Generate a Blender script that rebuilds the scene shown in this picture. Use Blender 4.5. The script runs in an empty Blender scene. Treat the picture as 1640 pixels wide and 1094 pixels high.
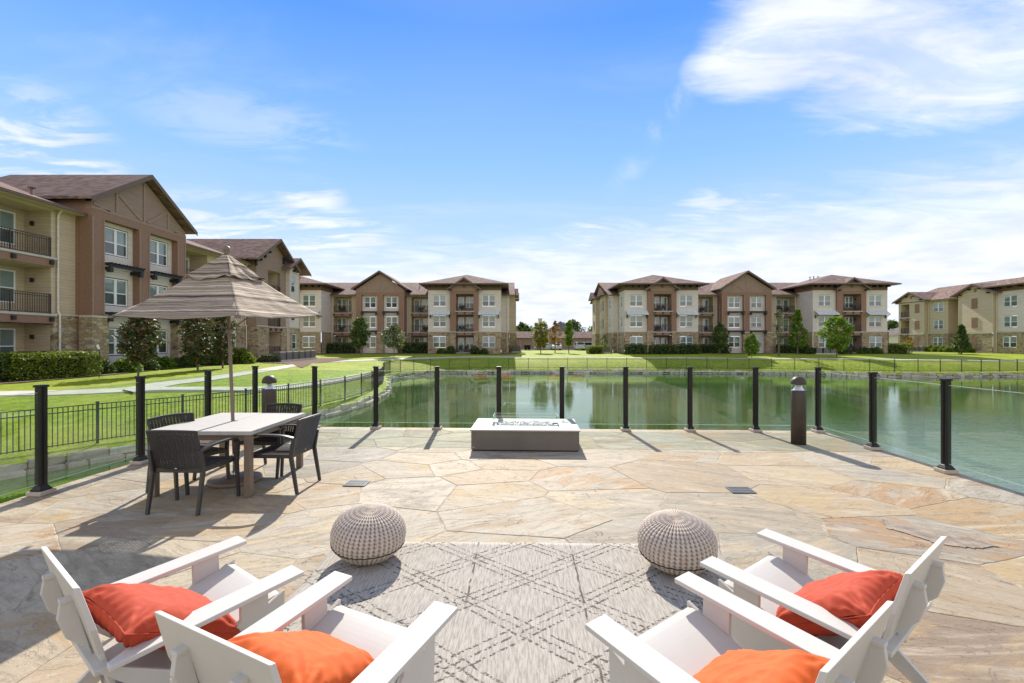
import bpy, math, random
from mathutils import Vector, Matrix, noise
from mathutils.geometry import delaunay_2d_cdt
R = math.radians
rng = random.Random(7)
scene = bpy.context.scene
col = scene.collection
# ---------------------------------------------------------------- camera
EYE = 1.65
F = 735.0
cam = bpy.data.cameras.new('camera'); camo = bpy.data.objects.new('camera', cam); col.objects.link(camo)
camo.location = (0, 0, EYE); camo.rotation_euler = (R(90), 0, 0)
cam.sensor_width = 36; cam.lens = F / 1640 * 36; cam.clip_end = 3000; cam.clip_start = 0.05
scene.camera = camo
# ---------------------------------------------------------------- light
SUN_EL, SUN_AZ = R(36.5), R(-3.5)      # azimuth from +Y towards +X
sd = Vector((math.sin(SUN_AZ) * math.cos(SUN_EL), math.cos(SUN_AZ) * math.cos(SUN_EL), math.sin(SUN_EL)))
sl = bpy.data.lights.new('sun', 'SUN'); sl.energy = 4.8; sl.angle = R(0.5); sl.color = (1.0, 0.93, 0.82)
so = bpy.data.objects.new('sun', sl); col.objects.link(so)
so.rotation_euler = sd.to_track_quat('Z', 'Y').to_euler(); so.location = (0, 0, 30)
scene.view_settings.view_transform = 'Standard'; scene.view_settings.look = 'None'
scene.view_settings.exposure = 0.64; scene.view_settings.gamma = 1.0
try: scene.view_settings.use_curve_mapping = False
except Exception: pass
W = bpy.data.worlds.new('World'); scene.world = W; W.use_nodes = True

class NT:
    def __init__(s, tree): s.t = tree; s.n = tree.nodes; s.l = tree.links
    def node(s, typ, **kw):
        n = s.n.new(typ)
        for k, v in kw.items(): setattr(n, k, v)
        return n
    def put(s, sock, v):
        if hasattr(v, 'links') or isinstance(v, bpy.types.NodeSocket): s.l.new(v, sock)
        else: sock.default_value = v
    def math(s, op, a, b=0.0, c=None, clamp=False):
        n = s.node('ShaderNodeMath', operation=op, use_clamp=clamp)
        s.put(n.inputs[0], a); s.put(n.inputs[1], b)
        if c is not None: s.put(n.inputs[2], c)
        return n.outputs[0]
    def mix(s, f, a, b, mode='MIX'):
        n = s.node('ShaderNodeMix', data_type='RGBA', blend_type=mode)
        s.put(n.inputs[0], f)
        for k, v in ((6, a), (7, b)):
            if isinstance(v, tuple): v = (*v[:3], 1)
            s.put(n.inputs[k], v)
        return n.outputs[2]
    def ramp(s, f, stops, interp='LINEAR'):
        n = s.node('ShaderNodeValToRGB'); cr = n.color_ramp; cr.interpolation = interp
        while len(cr.elements) < len(stops): cr.elements.new(0.5)
        for e, (p, c) in zip(cr.elements, stops):
            e.position = p; e.color = (*c[:3], 1) if isinstance(c, tuple) else (c, c, c, 1)
        s.put(n.inputs[0], f); return n.outputs[0]
    def smooth(s, v, a, b):
        n = s.node('ShaderNodeMapRange', interpolation_type='SMOOTHSTEP'); n.clamp = True
        s.put(n.inputs[0], v); n.inputs[1].default_value = a; n.inputs[2].default_value = b
        n.inputs[3].default_value = 0; n.inputs[4].default_value = 1
        return n.outputs[0]
    def noise(s, vec, scale, detail=4, rough=0.55, dist=0.0):
        n = s.node('ShaderNodeTexNoise'); n.inputs['Scale'].default_value = scale
        n.inputs['Detail'].default_value = detail; n.inputs['Roughness'].default_value = rough
        n.inputs['Distortion'].default_value = dist
        if vec is not None: s.l.new(vec, n.inputs['Vector'])
        return n.outputs['Fac']
    def mapping(s, vec, scale=(1, 1, 1), loc=(0, 0, 0), rot=(0, 0, 0)):
        n = s.node('ShaderNodeMapping'); s.l.new(vec, n.inputs[0])
        n.inputs['Scale'].default_value = scale; n.inputs['Location'].default_value = loc; n.inputs['Rotation'].default_value = rot
        return n.outputs[0]
    def sep(s, vec):
        n = s.node('ShaderNodeSeparateXYZ'); s.l.new(vec, n.inputs[0]); return n.outputs
    def comb(s, x, y, z):
        n = s.node('ShaderNodeCombineXYZ')
        for i, v in enumerate((x, y, z)): s.put(n.inputs[i], v)
        return n.outputs[0]

def build_world():
    n = NT(W.node_tree); bg = n.n['Background']
    sky = n.node('ShaderNodeTexSky'); sky.sky_type = 'NISHITA'; sky.sun_disc = False
    sky.sun_elevation = SUN_EL; sky.sun_rotation = SUN_AZ; sky.altitude = 100; sky.air_density = 1.0; sky.dust_density = 0.6; sky.ozone_density = 2.5
    tc = n.node('ShaderNodeTexCoord').outputs['Generated']
    d = n.sep(tc)
    el = n.math('ARCSINE', n.math('MINIMUM', n.math('MAXIMUM', d[2], -1.0), 1.0))
    az = n.math('ARCTAN2', d[0], d[1])
    # clear air: physical sky, its glare towards the sun toned down towards a clean blue
    base = n.ramp(n.math('DIVIDE', el, 1.2), [(0.0, (6.4, 7.2, 8.5)), (0.12, (4.9, 6.4, 8.6)), (0.30, (2.4, 4.6, 8.4)), (0.50, (0.85, 2.75, 7.6)), (0.72, (1.8, 2.9, 5.6)), (1.0, (3.0, 3.4, 4.4))])
    clear = n.mix(0.96, sky.outputs[0], base)
    # clouds on a flat layer seen in perspective
    zz = n.math('MAXIMUM', n.math('ADD', d[2], 0.12), 0.05)
    p = n.comb(n.math('DIVIDE', d[0], zz), n.math('DIVIDE', d[1], zz), 0.0)
    pr = n.mapping(p, scale=(0.6, 1.5, 1), rot=(0, 0, R(-24)), loc=(3.1, 1.7, 0))
    c1 = n.noise(pr, 1.1, 9, 0.62, 0.6)
    c2 = n.noise(n.mapping(p, scale=(1, 2.6, 1), rot=(0, 0, R(-38)), loc=(9, 2, 0)), 2.2, 9, 0.6, 0.8)
    def spot(a, e, wa, we):   # soft oval mask round an azimuth / elevation
        da = n.math('DIVIDE', n.math('SUBTRACT', az, R(a)), R(wa)); de = n.math('DIVIDE', n.math('SUBTRACT', el, R(e)), R(we))
        q = n.math('ADD', n.math('MULTIPLY', da, da), n.math('MULTIPLY', de, de))
        return n.math('SUBTRACT', 1.0, n.smooth(q, 0.1, 1.6))
    big = n.math('MAXIMUM', n.math('MAXIMUM', spot(42, 31, 18, 7), spot(50, 23.5, 17, 6.5)), n.math('MULTIPLY', spot(30, 28.5, 9, 3.8), 0.85))
    big = n.math('MAXIMUM', big, n.math('MULTIPLY', spot(50, 14.5, 11, 2.5), 0.8))
    c3 = n.noise(n.mapping(p, scale=(0.8, 2.4, 1), rot=(0, 0, R(-50)), loc=(1, 7, 0)), 1.7, 10, 0.6, 1.0)
    m1 = n.math('MULTIPLY', n.smooth(n.math('ADD', n.math('MULTIPLY', big, 0.75), n.math('ADD', n.math('MULTIPLY', n.math('SUBTRACT', c3, 0.5), 1.1), n.math('MULTIPLY', n.math('SUBTRACT', c1, 0.5), 2.4))), 0.06, 0.85), n.smooth(big, 0.0, 0.22))
    m1 = n.math('MULTIPLY', m1, n.math('ADD', 0.55, n.math('MULTIPLY', n.smooth(c2, 0.35, 0.62), 0.4)))
    big2 = n.math('MULTIPLY', spot(52, 9.5, 26, 4), 0.55)
    # low bank of thin cloud, higher to the right
    top = n.math('ADD', n.math('MULTIPLY', n.math('MULTIPLY', n.math('SINE', n.math('ADD', az, 0.25)), 1.0), 0.075), 0.185)
    low = n.math('SUBTRACT', 1.0, n.smooth(n.math('DIVIDE', n.math('ADD', el, n.math('MULTIPLY', n.math('SUBTRACT', c2, 0.5), 0.20)), n.math('MAXIMUM', top, 0.04)), 0.55, 1.25))
    m2 = n.math('MULTIPLY', low, 0.93)
    puff = n.math('MAXIMUM', spot(-28, 12, 15, 3.6), spot(-46, 14, 6, 7))
    puff = n.math('MAXIMUM', puff, spot(-24, 16.2, 4, 2))
    puff = n.math('MAXIMUM', puff, spot(11, 12.5, 6, 2.2))
    puff = n.math('MAXIMUM', puff, n.math('MULTIPLY', spot(25, 15, 6, 2.2), 0.8))
    puff = n.math('MAXIMUM', puff, n.math('MULTIPLY', spot(-30, 22.5, 11, 3.0), 0.35))
    m3 = n.math('MULTIPLY', n.math('MULTIPLY', puff, n.smooth(c2, 0.41, 0.64)), 0.85)
    # a diagonal wisp
    w = n.noise(n.mapping(n.comb(az, el, 0.0), scale=(9, 9, 9), rot=(0, 0, R(52))), 1.0, 7, 0.6, 0.4)
    wl = n.math('SUBTRACT', n.math('SUBTRACT', el, R(23.5)), n.math('MULTIPLY', n.math('SUBTRACT', az, R(17.5)), 1.15))
    wisp = n.math('MULTIPLY', n.math('MULTIPLY', n.math('SUBTRACT', 1.0, n.smooth(n.math('ABSOLUTE', wl), 0.0, 0.055)), spot(19, 24, 9, 8)), n.smooth(w, 0.4, 0.66))
    m4 = n.math('MULTIPLY', n.math('MULTIPLY', n.smooth(c1, 0.50, 0.85), n.smooth(el, R(3), R(12))), 0.3)
    m = n.math('MAXIMUM', m1, m2); m = n.math('MAXIMUM', m, m3); m = n.math('MAXIMUM', m, n.math('MULTIPLY', wisp, 0.42))
    m = n.math('MAXIMUM', m, m4); m = n.math('MAXIMUM', m, n.math('MULTIPLY', big2, n.smooth(c2, 0.35, 0.65)))
    tone = n.mix(n.smooth(n.noise(p, 2.5, 6), 0.3, 0.7), (6.4, 6.8, 8.2), (8.2, 8.4, 9.0))
    out = n.mix(m, clear, tone)
    # added bright cloud glow behind and beside the view, unseen, lifting the shade
    back_fill = n.math('MULTIPLY', n.math('ADD', n.smooth(n.math('MULTIPLY', d[1], -1.0), -0.45, 0.2), 0.0, clamp=True), n.math('ADD', 0.55, n.math('MULTIPLY', n.smooth(c3, 0.35, 0.65), 0.4)))
    back_fill = n.math('MULTIPLY', back_fill, n.math('SUBTRACT', 1.0, n.math('MULTIPLY', n.smooth(d[2], 0.40, 0.80), 0.85)))
    out = n.mix(back_fill, out, (11.5, 10.7, 9.8))
    # below the horizon: dull ground tone
    out = n.mix(n.smooth(d[2], -0.02, 0.0), (1.2, 1.3, 1.0), out)
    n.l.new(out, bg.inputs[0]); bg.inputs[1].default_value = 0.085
build_world()

# ---------------------------------------------------------------- helpers
def tag(o, label=None, cat=None, group=None, kind=None):
    if label: o['label'] = label
    if cat: o['category'] = cat
    if group: o['group'] = group
    if kind: o['kind'] = kind
    return o
def empty(name, loc=(0, 0, 0), rz=0.0, label=None, cat=None, group=None):
    o = bpy.data.objects.new(name, None); col.objects.link(o); o.location = loc; o.rotation_euler = (0, 0, rz)
    o.empty_display_size = 0.2
    return tag(o, label, cat, group)
def copy_tree(o, parent=None):
    c = o.copy(); col.objects.link(c); c.parent = parent
    for ch in list(o.children): copy_tree(ch, c)
    return c

class MB:
    def __init__(s): s.v = []; s.f = []; s.mi = []; s.m = 0; s.sm = []; s.smooth = False
    def add(s, vs, fs):
        b = len(s.v); s.v += [tuple(v) for v in vs]
        for f in fs: s.f.append(tuple(b + i for i in f)); s.mi.append(s.m); s.sm.append(s.smooth)
        return s
    def box(s, x0, x1, y0, y1, z0, z1, M=None):
        vs = [(x, y, z) for x in (x0, x1) for y in (y0, y1) for z in (z0, z1)]
        if M is not None: vs = [M @ Vector(v) for v in vs]
        return s.add(vs, [(0, 1, 3, 2), (4, 6, 7, 5), (0, 4, 5, 1), (2, 3, 7, 6), (0, 2, 6, 4), (1, 5, 7, 3)])
    def prism(s, pts, d, M=None):
        """pts: list of 3D points (planar), extruded by vector d"""
        n = len(pts); d = Vector(d); a = [Vector(p) for p in pts]; b = [p + d for p in a]
        vs = a + b
        if M is not None: vs = [M @ v for v in vs]
        return s.add(vs, [tuple(range(n))[::-1], tuple(range(n, 2 * n))] + [(i, (i + 1) % n, n + (i + 1) % n, n + i) for i in range(n)])
    def quad(s, *p): return s.add(p, [tuple(range(len(p)))])
    def bar(s, a, b, w, h=None, up=(0, 0, 1)):
        a = Vector(a); b = Vector(b); h = h or w; t = (b - a); L = t.length; t.normalize(); u = Vector(up)
        if abs(t.dot(u)) > 0.98: u = Vector((0, 1, 0))
        r = t.cross(u).normalized(); u = r.cross(t)
        vs = [p + r * (sx * w / 2) + u * (sz * h / 2) for p in (a, b) for sx in (-1, 1) for sz in (-1, 1)]
        return s.add(vs, [(0, 1, 3, 2), (4, 6, 7, 5), (0, 4, 5, 1), (2, 3, 7, 6), (0, 2, 6, 4), (1, 5, 7, 3)])
    def tube(s, pts, rad, n=8, caps=True):
        pts = [Vector(p) for p in pts]; k = len(pts); rads = rad if isinstance(rad, (list, tuple)) else [rad] * k
        rings = []; sm = s.smooth; prev = None
        for i, p in enumerate(pts):
            t = (pts[min(i + 1, k - 1)] - pts[max(i - 1, 0)]).normalized()
            u = Vector((0, 0, 1)) if abs(t.z) < 0.95 else Vector((1, 0, 0))
            if prev is not None:
                u = prev
            r = t.cross(u).normalized(); u = r.cross(t).normalized(); prev = u
            rings.append([p + (r * math.cos(2 * math.pi * j / n) + u * math.sin(2 * math.pi * j / n)) * rads[i] for j in range(n)])
        vs = [v for r in rings for v in r]; fs = []
        for i in range(k - 1):
            for j in range(n): fs.append((i * n + j, i * n + (j + 1) % n, (i + 1) * n + (j + 1) % n, (i + 1) * n + j))
        s.smooth = True; s.add(vs, fs); s.smooth = sm
        if caps:
            s.add(rings[0], [tuple(range(n))[::-1]]); s.add(rings[-1], [tuple(range(n))])
        return s
    def lathe(s, prof, n=24, c=(0, 0, 0), smooth=True):
        vs = []; fs = []; k = len(prof)
        for (r, z) in prof:
            for j in range(n):
                a = 2 * math.pi * j / n; vs.append((c[0] + r * math.cos(a), c[1] + r * math.sin(a), c[2] + z))
        for i in range(k - 1):
            for j in range(n): fs.append((i * n + j, i * n + (j + 1) % n, (i + 1) * n + (j + 1) % n, (i + 1) * n + j))
        sm = s.smooth; s.smooth = smooth; s.add(vs, fs); s.smooth = sm
        return s
    def build(s, name, mats, parent=None, bevel=0, M=None):
        me = bpy.data.meshes.new(name); me.from_pydata(s.v, [], s.f)
        if not isinstance(mats, (list, tuple)): mats = [mats]
        for m in mats: me.materials.append(m)
        me.polygons.foreach_set('material_index', s.mi)
        me.polygons.foreach_set('use_smooth', s.sm)
        me.update()
        if not any(s.sm):
            import bmesh
            bm = bmesh.new(); bm.from_mesh(me); bmesh.ops.recalc_face_normals(bm, faces=bm.faces); bm.to_mesh(me); bm.free()
        o = bpy.data.objects.new(name, me); col.objects.link(o)
        if parent is not None: o.parent = parent
        if M is not None: o.matrix_local = M
        if bevel:
            b = o.modifiers.new('bevel', 'BEVEL'); b.width = bevel; b.segments = 2; b.limit_method = 'ANGLE'; b.angle_limit = R(40)
            b.harden_normals = False
        return o

# ---------------------------------------------------------------- materials
def newmat(name):
    m = bpy.data.materials.new(name); m.use_nodes = True; n = NT(m.node_tree); return m, n, n.n['Principled BSDF']
def simple(name, c, rough=0.6, metal=0.0, var=0.12, scale=6.0, spec=None, bump=0.0, coord='Object'):
    m, n, b = newmat(name)
    tc = n.node('ShaderNodeTexCoord').outputs[coord]
    f = n.noise(tc, scale, 5, 0.6)
    lo = tuple(x * (1 - var) for x in c); hi = tuple(min(1, x * (1 + var)) for x in c)
    n.l.new(n.mix(n.smooth(f, 0.3, 0.7), lo, hi), b.inputs['Base Color'])
    b.inputs['Roughness'].default_value = rough; b.inputs['Metallic'].default_value = metal
    if spec is not None: b.inputs['Specular IOR Level'].default_value = spec
    if bump:
        bn = n.node('ShaderNodeBump'); bn.inputs['Strength'].default_value = 0.4; bn.inputs['Distance'].default_value = bump
        n.l.new(n.noise(tc, scale * 6, 4), bn.inputs['Height']); n.l.new(bn.outputs[0], b.inputs['Normal'])
    return m
def siding_mat(name, c, pitch=0.17):
    m, n, b = newmat(name)
    tc = n.node('ShaderNodeTexCoord').outputs['Object']; z = n.sep(tc)[2]
    fr = n.math('FRACT', n.math('DIVIDE', z, pitch))
    groove = n.math('SUBTRACT', 1.0, n.smooth(fr, 0.0, 0.13))
    v = n.noise(n.mapping(tc, scale=(0.6, 0.6, 5)), 1.2, 4)
    cc = n.mix(n.smooth(v, 0.3, 0.7), tuple(x * 0.92 for x in c), tuple(x * 1.07 for x in c))
    cc = n.mix(n.math('MULTIPLY', groove, 0.6), cc, tuple(x * 0.45 for x in c))
    n.l.new(cc, b.inputs['Base Color']); b.inputs['Roughness'].default_value = 0.75
    bn = n.node('ShaderNodeBump'); bn.inputs['Strength'].default_value = 0.7; bn.inputs['Distance'].default_value = 0.02
    n.l.new(n.math('SUBTRACT', 1.0, fr), bn.inputs['Height']); n.l.new(bn.outputs[0], b.inputs['Normal'])
    return m
def stone_mat(name, cols, scale=2.6, joint=(0.30, 0.26, 0.2)):
    m, n, b = newmat(name)
    tc = n.node('ShaderNodeTexCoord').outputs['Object']
    mp = n.mapping(tc, scale=(1, 1, 1.9))
    wn = n.node('ShaderNodeTexNoise'); wn.inputs['Scale'].default_value = 2.0; n.l.new(mp, wn.inputs['Vector'])
    vm = n.node('ShaderNodeVectorMath', operation='MULTIPLY_ADD'); n.l.new(wn.outputs['Color'], vm.inputs[0]); vm.inputs[1].default_value = (0.25, 0.25, 0.25); n.l.new(mp, vm.inputs[2])
    vo = n.node('ShaderNodeTexVoronoi'); vo.inputs['Scale'].default_value = scale; n.l.new(vm.outputs[0], vo.inputs['Vector'])
    ve = n.node('ShaderNodeTexVoronoi', feature='DISTANCE_TO_EDGE'); ve.inputs['Scale'].default_value = scale; n.l.new(vm.outputs[0], ve.inputs['Vector'])
    k = n.sep(vo.outputs['Color'])[0]
    c = n.ramp(k, [(i / (len(cols) - 1), x) for i, x in enumerate(cols)])
    c = n.mix(n.smooth(n.noise(tc, 9, 5), 0.3, 0.7), c, n.mix(0.35, c, (0.05, 0.04, 0.03)))
    j = n.smooth(ve.outputs['Distance'], 0.02, 0.07)
    c = n.mix(j, joint, c)
    n.l.new(c, b.inputs['Base Color']); b.inputs['Roughness'].default_value = 0.9
    bn = n.node('ShaderNodeBump'); bn.inputs['Strength'].default_value = 0.9; bn.inputs['Distance'].default_value = 0.03
    n.l.new(n.math('ADD', j, n.math('MULTIPLY', k, 0.6)), bn.inputs['Height']); n.l.new(bn.outputs[0], b.inputs['Normal'])
    return m
def shingle_mat(name, c):
    m, n, b = newmat(name)
    tc = n.node('ShaderNodeTexCoord').outputs['Object']; s = n.sep(tc)
    row = n.math('DIVIDE', s[2], 0.12)
    h = n.math('ADD', s[0], s[1])
    cell = n.comb(n.math('FLOOR', n.math('DIVIDE', n.math('ADD', h, n.math('MULTIPLY', n.math('FLOOR', row), 0.37)), 0.3)), n.math('FLOOR', row), 0.0)
    wn = n.node('ShaderNodeTexWhiteNoise', noise_dimensions='3D'); n.l.new(cell, wn.inputs['Vector'])
    v = n.math('ADD', n.math('MULTIPLY', wn.outputs['Value'], 0.7), n.math('MULTIPLY', n.noise(tc, 0.7, 4), 0.3))
    cc = n.ramp(v, [(0, tuple(x * 0.45 for x in c)), (0.5, c), (1, tuple(x * 1.5 for x in c))])
    cc = n.mix(n.math('MULTIPLY', n.math('SUBTRACT', 1.0, n.smooth(n.math('FRACT', row), 0.0, 0.25)), 0.45), cc, tuple(x * 0.4 for x in c))
    n.l.new(cc, b.inputs['Base Color']); b.inputs['Roughness'].default_value = 0.95; b.inputs['Specular IOR Level'].default_value = 0.15
    return m
def leaf_mat(name, lo, hi, third=None, trans=0.25):
    m, n, b = newmat(name)
    rnd = n.node('ShaderNodeNewGeometry').outputs['Random Per Island']
    tc = n.node('ShaderNodeTexCoord').outputs['Object']
    stops = [(0.0, lo), (0.7, hi)] + ([(0.72, third), (1.0, third)] if third else [(1.0, tuple(x * 1.3 for x in hi))])
    c = n.ramp(rnd, stops)
    n.l.new(c, b.inputs['Base Color']); b.inputs['Roughness'].default_value = 0.5; b.inputs['Specular IOR Level'].default_value = 0.35
    tr = n.node('ShaderNodeBsdfTranslucent'); n.l.new(n.mix(0.4, c, (0.25, 0.4, 0.03), 'MIX'), tr.inputs[0])
    mx = n.node('ShaderNodeMixShader'); mx.inputs[0].default_value = trans
    n.l.new(b.outputs[0], mx.inputs[1]); n.l.new(tr.outputs[0], mx.inputs[2]); n.l.new(mx.outputs[0], n.n['Material Output'].inputs[0])
    return m
def clear_glass(name, tint=(0.93, 0.97, 0.95), refl=1.0, veil=0.0, veilc=(0.7, 0.75, 0.7)):
    m, n, b = newmat(name)
    tr = n.node('ShaderNodeBsdfTransparent'); tr.inputs[0].default_value = (*tint, 1)
    gl = n.node('ShaderNodeBsdfGlossy'); gl.inputs['Roughness'].default_value = 0.004; gl.inputs[0].default_value = (0.95, 0.98, 0.97, 1)
    ge = n.node('ShaderNodeNewGeometry'); dp = n.node('ShaderNodeVectorMath', operation='DOT_PRODUCT')
    n.l.new(ge.outputs['Normal'], dp.inputs[0]); n.l.new(ge.outputs['Incoming'], dp.inputs[1])
    k = n.math('POWER', n.math('SUBTRACT', 1.0, n.math('ABSOLUTE', dp.outputs['Value']), clamp=True), 5.0)
    mx = n.node('ShaderNodeMixShader'); n.l.new(n.math('MULTIPLY', n.math('ADD', 0.04, n.math('MULTIPLY', k, 0.9)), refl, clamp=True), mx.inputs[0])
    n.l.new(tr.outputs[0], mx.inputs[1]); n.l.new(gl.outputs[0], mx.inputs[2])
    out = mx.outputs[0]
    if veil:
        df = n.node('ShaderNodeBsdfDiffuse'); df.inputs[0].default_value = (*veilc, 1)
        m2 = n.node('ShaderNodeMixShader'); m2.inputs[0].default_value = veil; n.l.new(out, m2.inputs[1]); n.l.new(df.outputs[0], m2.inputs[2]); out = m2.outputs[0]
    n.l.new(out, n.n['Material Output'].inputs[0]); return m
def pane_mat(name, c, rough=0.03, blind=0.0):
    m, n, b = newmat(name)
    tc = n.node('ShaderNodeTexCoord').outputs['Object']; s = n.sep(tc)
    f = n.noise(n.mapping(tc, scale=(0.7, 0.7, 0.5)), 1.1, 2)
    cc = n.mix(n.smooth(f, 0.4, 0.6), tuple(x * 0.55 for x in c), tuple(x * 1.35 for x in c))
    oi = n.node('ShaderNodeObjectInfo').outputs['Random']
    cc = n.mix(n.math('MULTIPLY', n.smooth(oi, 0.55, 0.6), 0.55), cc, tuple(min(1, x * 1.9 + .03) for x in c))
    cc = n.mix(n.math('MULTIPLY', n.math('SUBTRACT', 1.0, n.smooth(oi, 0.22, 0.26)), 0.7), cc, tuple(x * 0.35 for x in c))
    if blind: cc = n.mix(n.math('MULTIPLY', n.smooth(n.math('FRACT', n.math('DIVIDE', s[2], 0.06)), 0.0, 0.6), blind), tuple(x * 0.5 for x in c), cc)
    n.l.new(cc, b.inputs['Base Color']); b.inputs['Roughness'].default_value = rough
    b.inputs['Specular IOR Level'].default_value = 0.9; b.inputs['IOR'].default_value = 1.6
    return m

M = {}
M['tan'] = siding_mat('tan_siding', (0.50, 0.405, 0.275))
M['cream'] = siding_mat('cream_siding', (0.62, 0.555, 0.485))
M['brownsid'] = siding_mat('brown_siding', (0.28, 0.195, 0.14))
M['brown'] = simple('brown_board', (0.245, 0.138, 0.090), 0.7, var=0.08)
M['brown2'] = simple('brown_trim', (0.29, 0.195, 0.14), 0.7, var=0.06)
M['tanflat'] = simple('tan_board', (0.52, 0.43, 0.29), 0.75, var=0.05)
M['frieze'] = simple('frieze_board', (0.16, 0.095, 0.06), 0.75, var=0.06)
M['stone'] = stone_mat('wall_stone', [(0.20, 0.125, 0.06), (0.42, 0.30, 0.15), (0.52, 0.40, 0.22), (0.30, 0.235, 0.16), (0.58, 0.47, 0.30)])
M['cap'] = simple('cast_stone', (0.50, 0.45, 0.36), 0.85)
M['roof'] = shingle_mat('roof_shingles', (0.205, 0.138, 0.115))
M['fascia'] = simple('fascia', (0.13, 0.085, 0.06), 0.6)
M['white'] = simple('white_vinyl', (0.78, 0.78, 0.76), 0.45, var=0.03)
M['black'] = simple('black_timber', (0.018, 0.017, 0.018), 0.6)
M['rail'] = simple('bronze_railing', (0.045, 0.036, 0.03), 0.5)
M['pane'] = pane_mat('window_glass', (0.26, 0.37, 0.36), blind=0.2)
M['pane2'] = pane_mat('window_screen', (0.035, 0.06, 0.06), 0.12)
M['awn'] = simple('standing_seam_metal', (0.56, 0.60, 0.59), 0.5, 0.0)
M['shutter'] = simple('brown_shutter', (0.24, 0.13, 0.08), 0.7)
M['lampw'] = simple('lamp_glass', (0.6, 0.6, 0.58), 0.3)
M['gutter'] = simple('downspout', (0.62, 0.56, 0.46), 0.5)
M['dark'] = simple('dark_interior', (0.02, 0.02, 0.02), 0.8)
M['conc'] = simple('concrete', (0.48, 0.45, 0.39), 0.9, var=0.12, scale=1.5, bump=0.004)
M['ac'] = simple('condenser_metal', (0.19, 0.19, 0.18), 0.6)
M['bark'] = simple('bark', (0.15, 0.11, 0.075), 0.9, var=0.3, scale=20, bump=0.01)
M['mulch'] = simple('mulch', (0.14, 0.085, 0.055), 1.0, var=0.5, scale=8, bump=0.04)
M['hdpe'] = simple('white_resin_board', (0.55, 0.53, 0.485), 0.45, var=0.03, scale=2.2, bump=0.0006)
M['red'] = simple('red_orange_canvas', (0.40, 0.042, 0.012), 0.85, var=0.05, scale=14, bump=0.001)
M['orange'] = simple('orange_canvas', (0.60, 0.098, 0.010), 0.85, var=0.05, scale=14, bump=0.001)
M['resin'] = simple('charcoal_resin', (0.038, 0.034, 0.032), 0.42, var=0.1, scale=20)
M['postm'] = simple('black_aluminium', (0.008, 0.0065, 0.006), 0.4, var=0.1, spec=0.35)
M['fencem'] = simple('fence_metal', (0.022, 0.02, 0.02), 0.5)
M['boll'] = simple('bronze_aluminium', (0.058, 0.045, 0.035), 0.5, 0.0, spec=0.3)
M['bollw'] = simple('louvre_cone', (0.75, 0.75, 0.74), 0.25, 0.6)
M['ttop'] = simple('table_slab', (0.42, 0.40, 0.37), 0.6, var=0.05, scale=18)
M['tleg'] = simple('taupe_metal', (0.17, 0.125, 0.095), 0.45, var=0.05)
M['pit'] = simple('fire_pit_shaded_body', (0.135, 0.118, 0.098), 0.7, var=0.12, scale=2.5)  # shade of the front is put into the colour, darker than the top
M['pittop'] = simple('fire_pit_lit_top', (0.36, 0.335, 0.30), 0.6, var=0.05, scale=3)  # paler than the body: the light falling on top is put into the colour
M['steel'] = simple('steel', (0.55, 0.55, 0.55), 0.25, 0.9)
M['media'] = simple('white_fire_glass', (0.75, 0.72, 0.70), 0.3, var=0.4, scale=60, bump=0.02)
M['glass'] = clear_glass('rail_glass', (0.90, 0.955, 0.925), 1.35, 0.015, (0.50, 0.56, 0.52))
M['glass2'] = clear_glass('guard_glass', (0.97, 0.99, 0.985), 1.1)
M['wick'] = simple('woven_rope', (0.52, 0.44, 0.385), 0.85, var=0.2, scale=40)
M['wickd'] = simple('dark_rope', (0.04, 0.03, 0.026), 0.8)
M['pad'] = simple('mortar_pad', (0.42, 0.36, 0.29), 0.9)
M['asph'] = simple('asphalt', (0.055, 0.055, 0.055), 0.9, var=0.2, bump=0.01)
M['garage'] = simple('garage_wall', (0.45, 0.31, 0.21), 0.8, var=0.05)
M['gdoor'] = simple('garage_door', (0.34, 0.235, 0.155), 0.7, var=0.05)
M['carw'] = simple('white_car_paint', (0.62, 0.62, 0.62), 0.25, var=0.02)
M['tyre'] = simple('tyre_rubber', (0.02, 0.02, 0.02), 0.8)
M['carg'] = simple('car_glass', (0.03, 0.04, 0.045), 0.1)
M['grate'] = simple('drain_grate', (0.15, 0.16, 0.17), 0.5, 0.3)

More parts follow.
